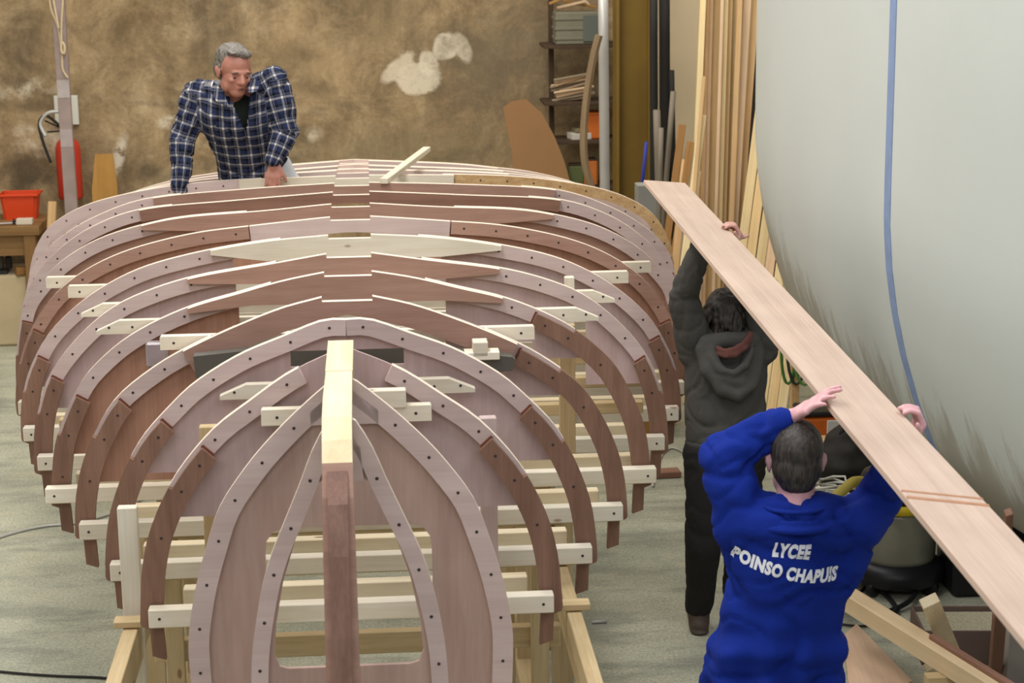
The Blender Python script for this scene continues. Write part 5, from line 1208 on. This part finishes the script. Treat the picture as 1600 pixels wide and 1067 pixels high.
def ltext(text, parent, loc, size, mat, rot):
    c_ = bpy.data.curves.new('t', 'FONT'); c_.body = text; c_.size = size; c_.extrude = .001; c_.offset = .0015; o = bpy.data.objects.new('t', c_); C.objects.link(o)
    me = bpy.data.meshes.new_from_object(o.evaluated_get(bpy.context.evaluated_depsgraph_get())); bpy.data.objects.remove(o, do_unlink=True)
    o = meobj('lettering', me, mat, parent); o.location = loc; o.rotation_euler = rot; return o
ltext('PRO', bx2, (-.205, -.1515, .27), .075, plain('pale_print', (150, 150, 158), .6), (math.pi/2, 0, 0)); box('red_stripe', (-.08, -.151, .245), (.2, .003, .012), plain('red_print', (120, 40, 36), .6), bx2, bev=0)
for k, (L_, lb) in enumerate([([(1330, 935, .01), (1352, 915, .02), (1345, 880, .18), (1352, 850, .3)], 'black lead hanging beside the vacuum tank'), ([(1350, 905, .01), (1385, 930, .01), (1400, 955, .02), (1372, 962, .01), (1420, 940, .03), (1440, 905, .06)], 'tangled black hose on the floor under the hull'), ([(1315, 975, .01), (1345, 978, .01), (1385, 976, .01), (1420, 985, .01)], 'thin dark lead on the floor behind the thick beam')]):
    o = tube('black_lead', spline([flr(x, y, z_) for x, y, z_ in L_], 7), (.009, .013, .006)[k], M_VBK, n=7); tag(o, lb, 'lead')
# coil of pale cable, boxes and bits behind the blue worker's head
cq = flr(1298, 800, .0); V = []
cpts = []
for k in range(150):
    an = k*.42; r = .13+.035*math.sin(k*1.7)+.02*math.sin(k*.37); cpts.append(cq+Vector((r*math.cos(an)*1.1, r*math.sin(an)*.8, .012+.0011*k+.012*math.sin(k*2.3))))
o = tube('cable_coil', cpts, .0065, plain('pale_cable', (206, 204, 192), .5), n=5); tag(o, 'tangled coil of pale cable on the floor behind the blue worker', 'cable coil')
bt_ = empty('wooden_box', flr(1310, 775), RZ); tag(bt_, 'low brown wooden box beside the cable coil', 'box'); box('box_body', (.03, .2, .12), (.34, .28, .24), WD[4], bt_); box('box_lid', (.03, .2, .25), (.36, .30, .02), WD[1], bt_)
bg = empty('black_bag', flr(1335, 800), RZ); bg.location = bg.location+Vector((.07, .30, 0)); bg.scale = (1, 1, .72); tag(bg, 'black bag slung under the hull behind the carried board', 'bag')
b = bmesh.new(); ell(b, (0, 0, .28), (.26, .16, .24)); ell(b, (.05, 0, .12), (.24, .17, .12)); ell(b, (-.05, 0, .48), (.14, .10, .10)); me = fuse(b, .02, 4); displace(me, fold(.02, 9, 9, 9)); meobj('bag_body', me, M_BLK, bg)
tube('bag_strap', spline([(-.12, -.05, .52), (-.05, -.05, .66), (.05, -.05, .64), (.08, -.03, .52)], 5), .014, M_VBK, bg)
oc = empty('orange_case', flr(1300, 735), RZ); tag(oc, 'orange and white case seen beyond the blue worker raised hand', 'case')
box('case_body', (0, .15, .16), (.36, .24, .32), M_OR, oc, bev=.02); box('white_panel', (.02, .025, .18), (.10, .012, .24), plain('white_plastic', (214, 214, 210), .5), oc); box('case_lid', (0, .15, .335), (.37, .25, .03), M_VBK, oc, bev=.01)
gp = empty('green_cable_reel', flr(1242, 668), RZ); tag(gp, 'small bundle of green cord hanging by the pale planks', 'cord'); 
for k, c_ in enumerate(((70, 120, 60), (52, 60, 48), (96, 140, 70))):
    tube('cord_loop', [(.05*math.cos(t)*(1+.3*k)+.05*k-.05, -.02*k, .55+.26*math.sin(t)) for t in np.linspace(0, 6.2, 22)], .010, plain('cord%d' % k, c_, .7), gp, n=6)
box('cord_hook', (0, .03, .41), (.05, .05, .82), WD[1], gp)
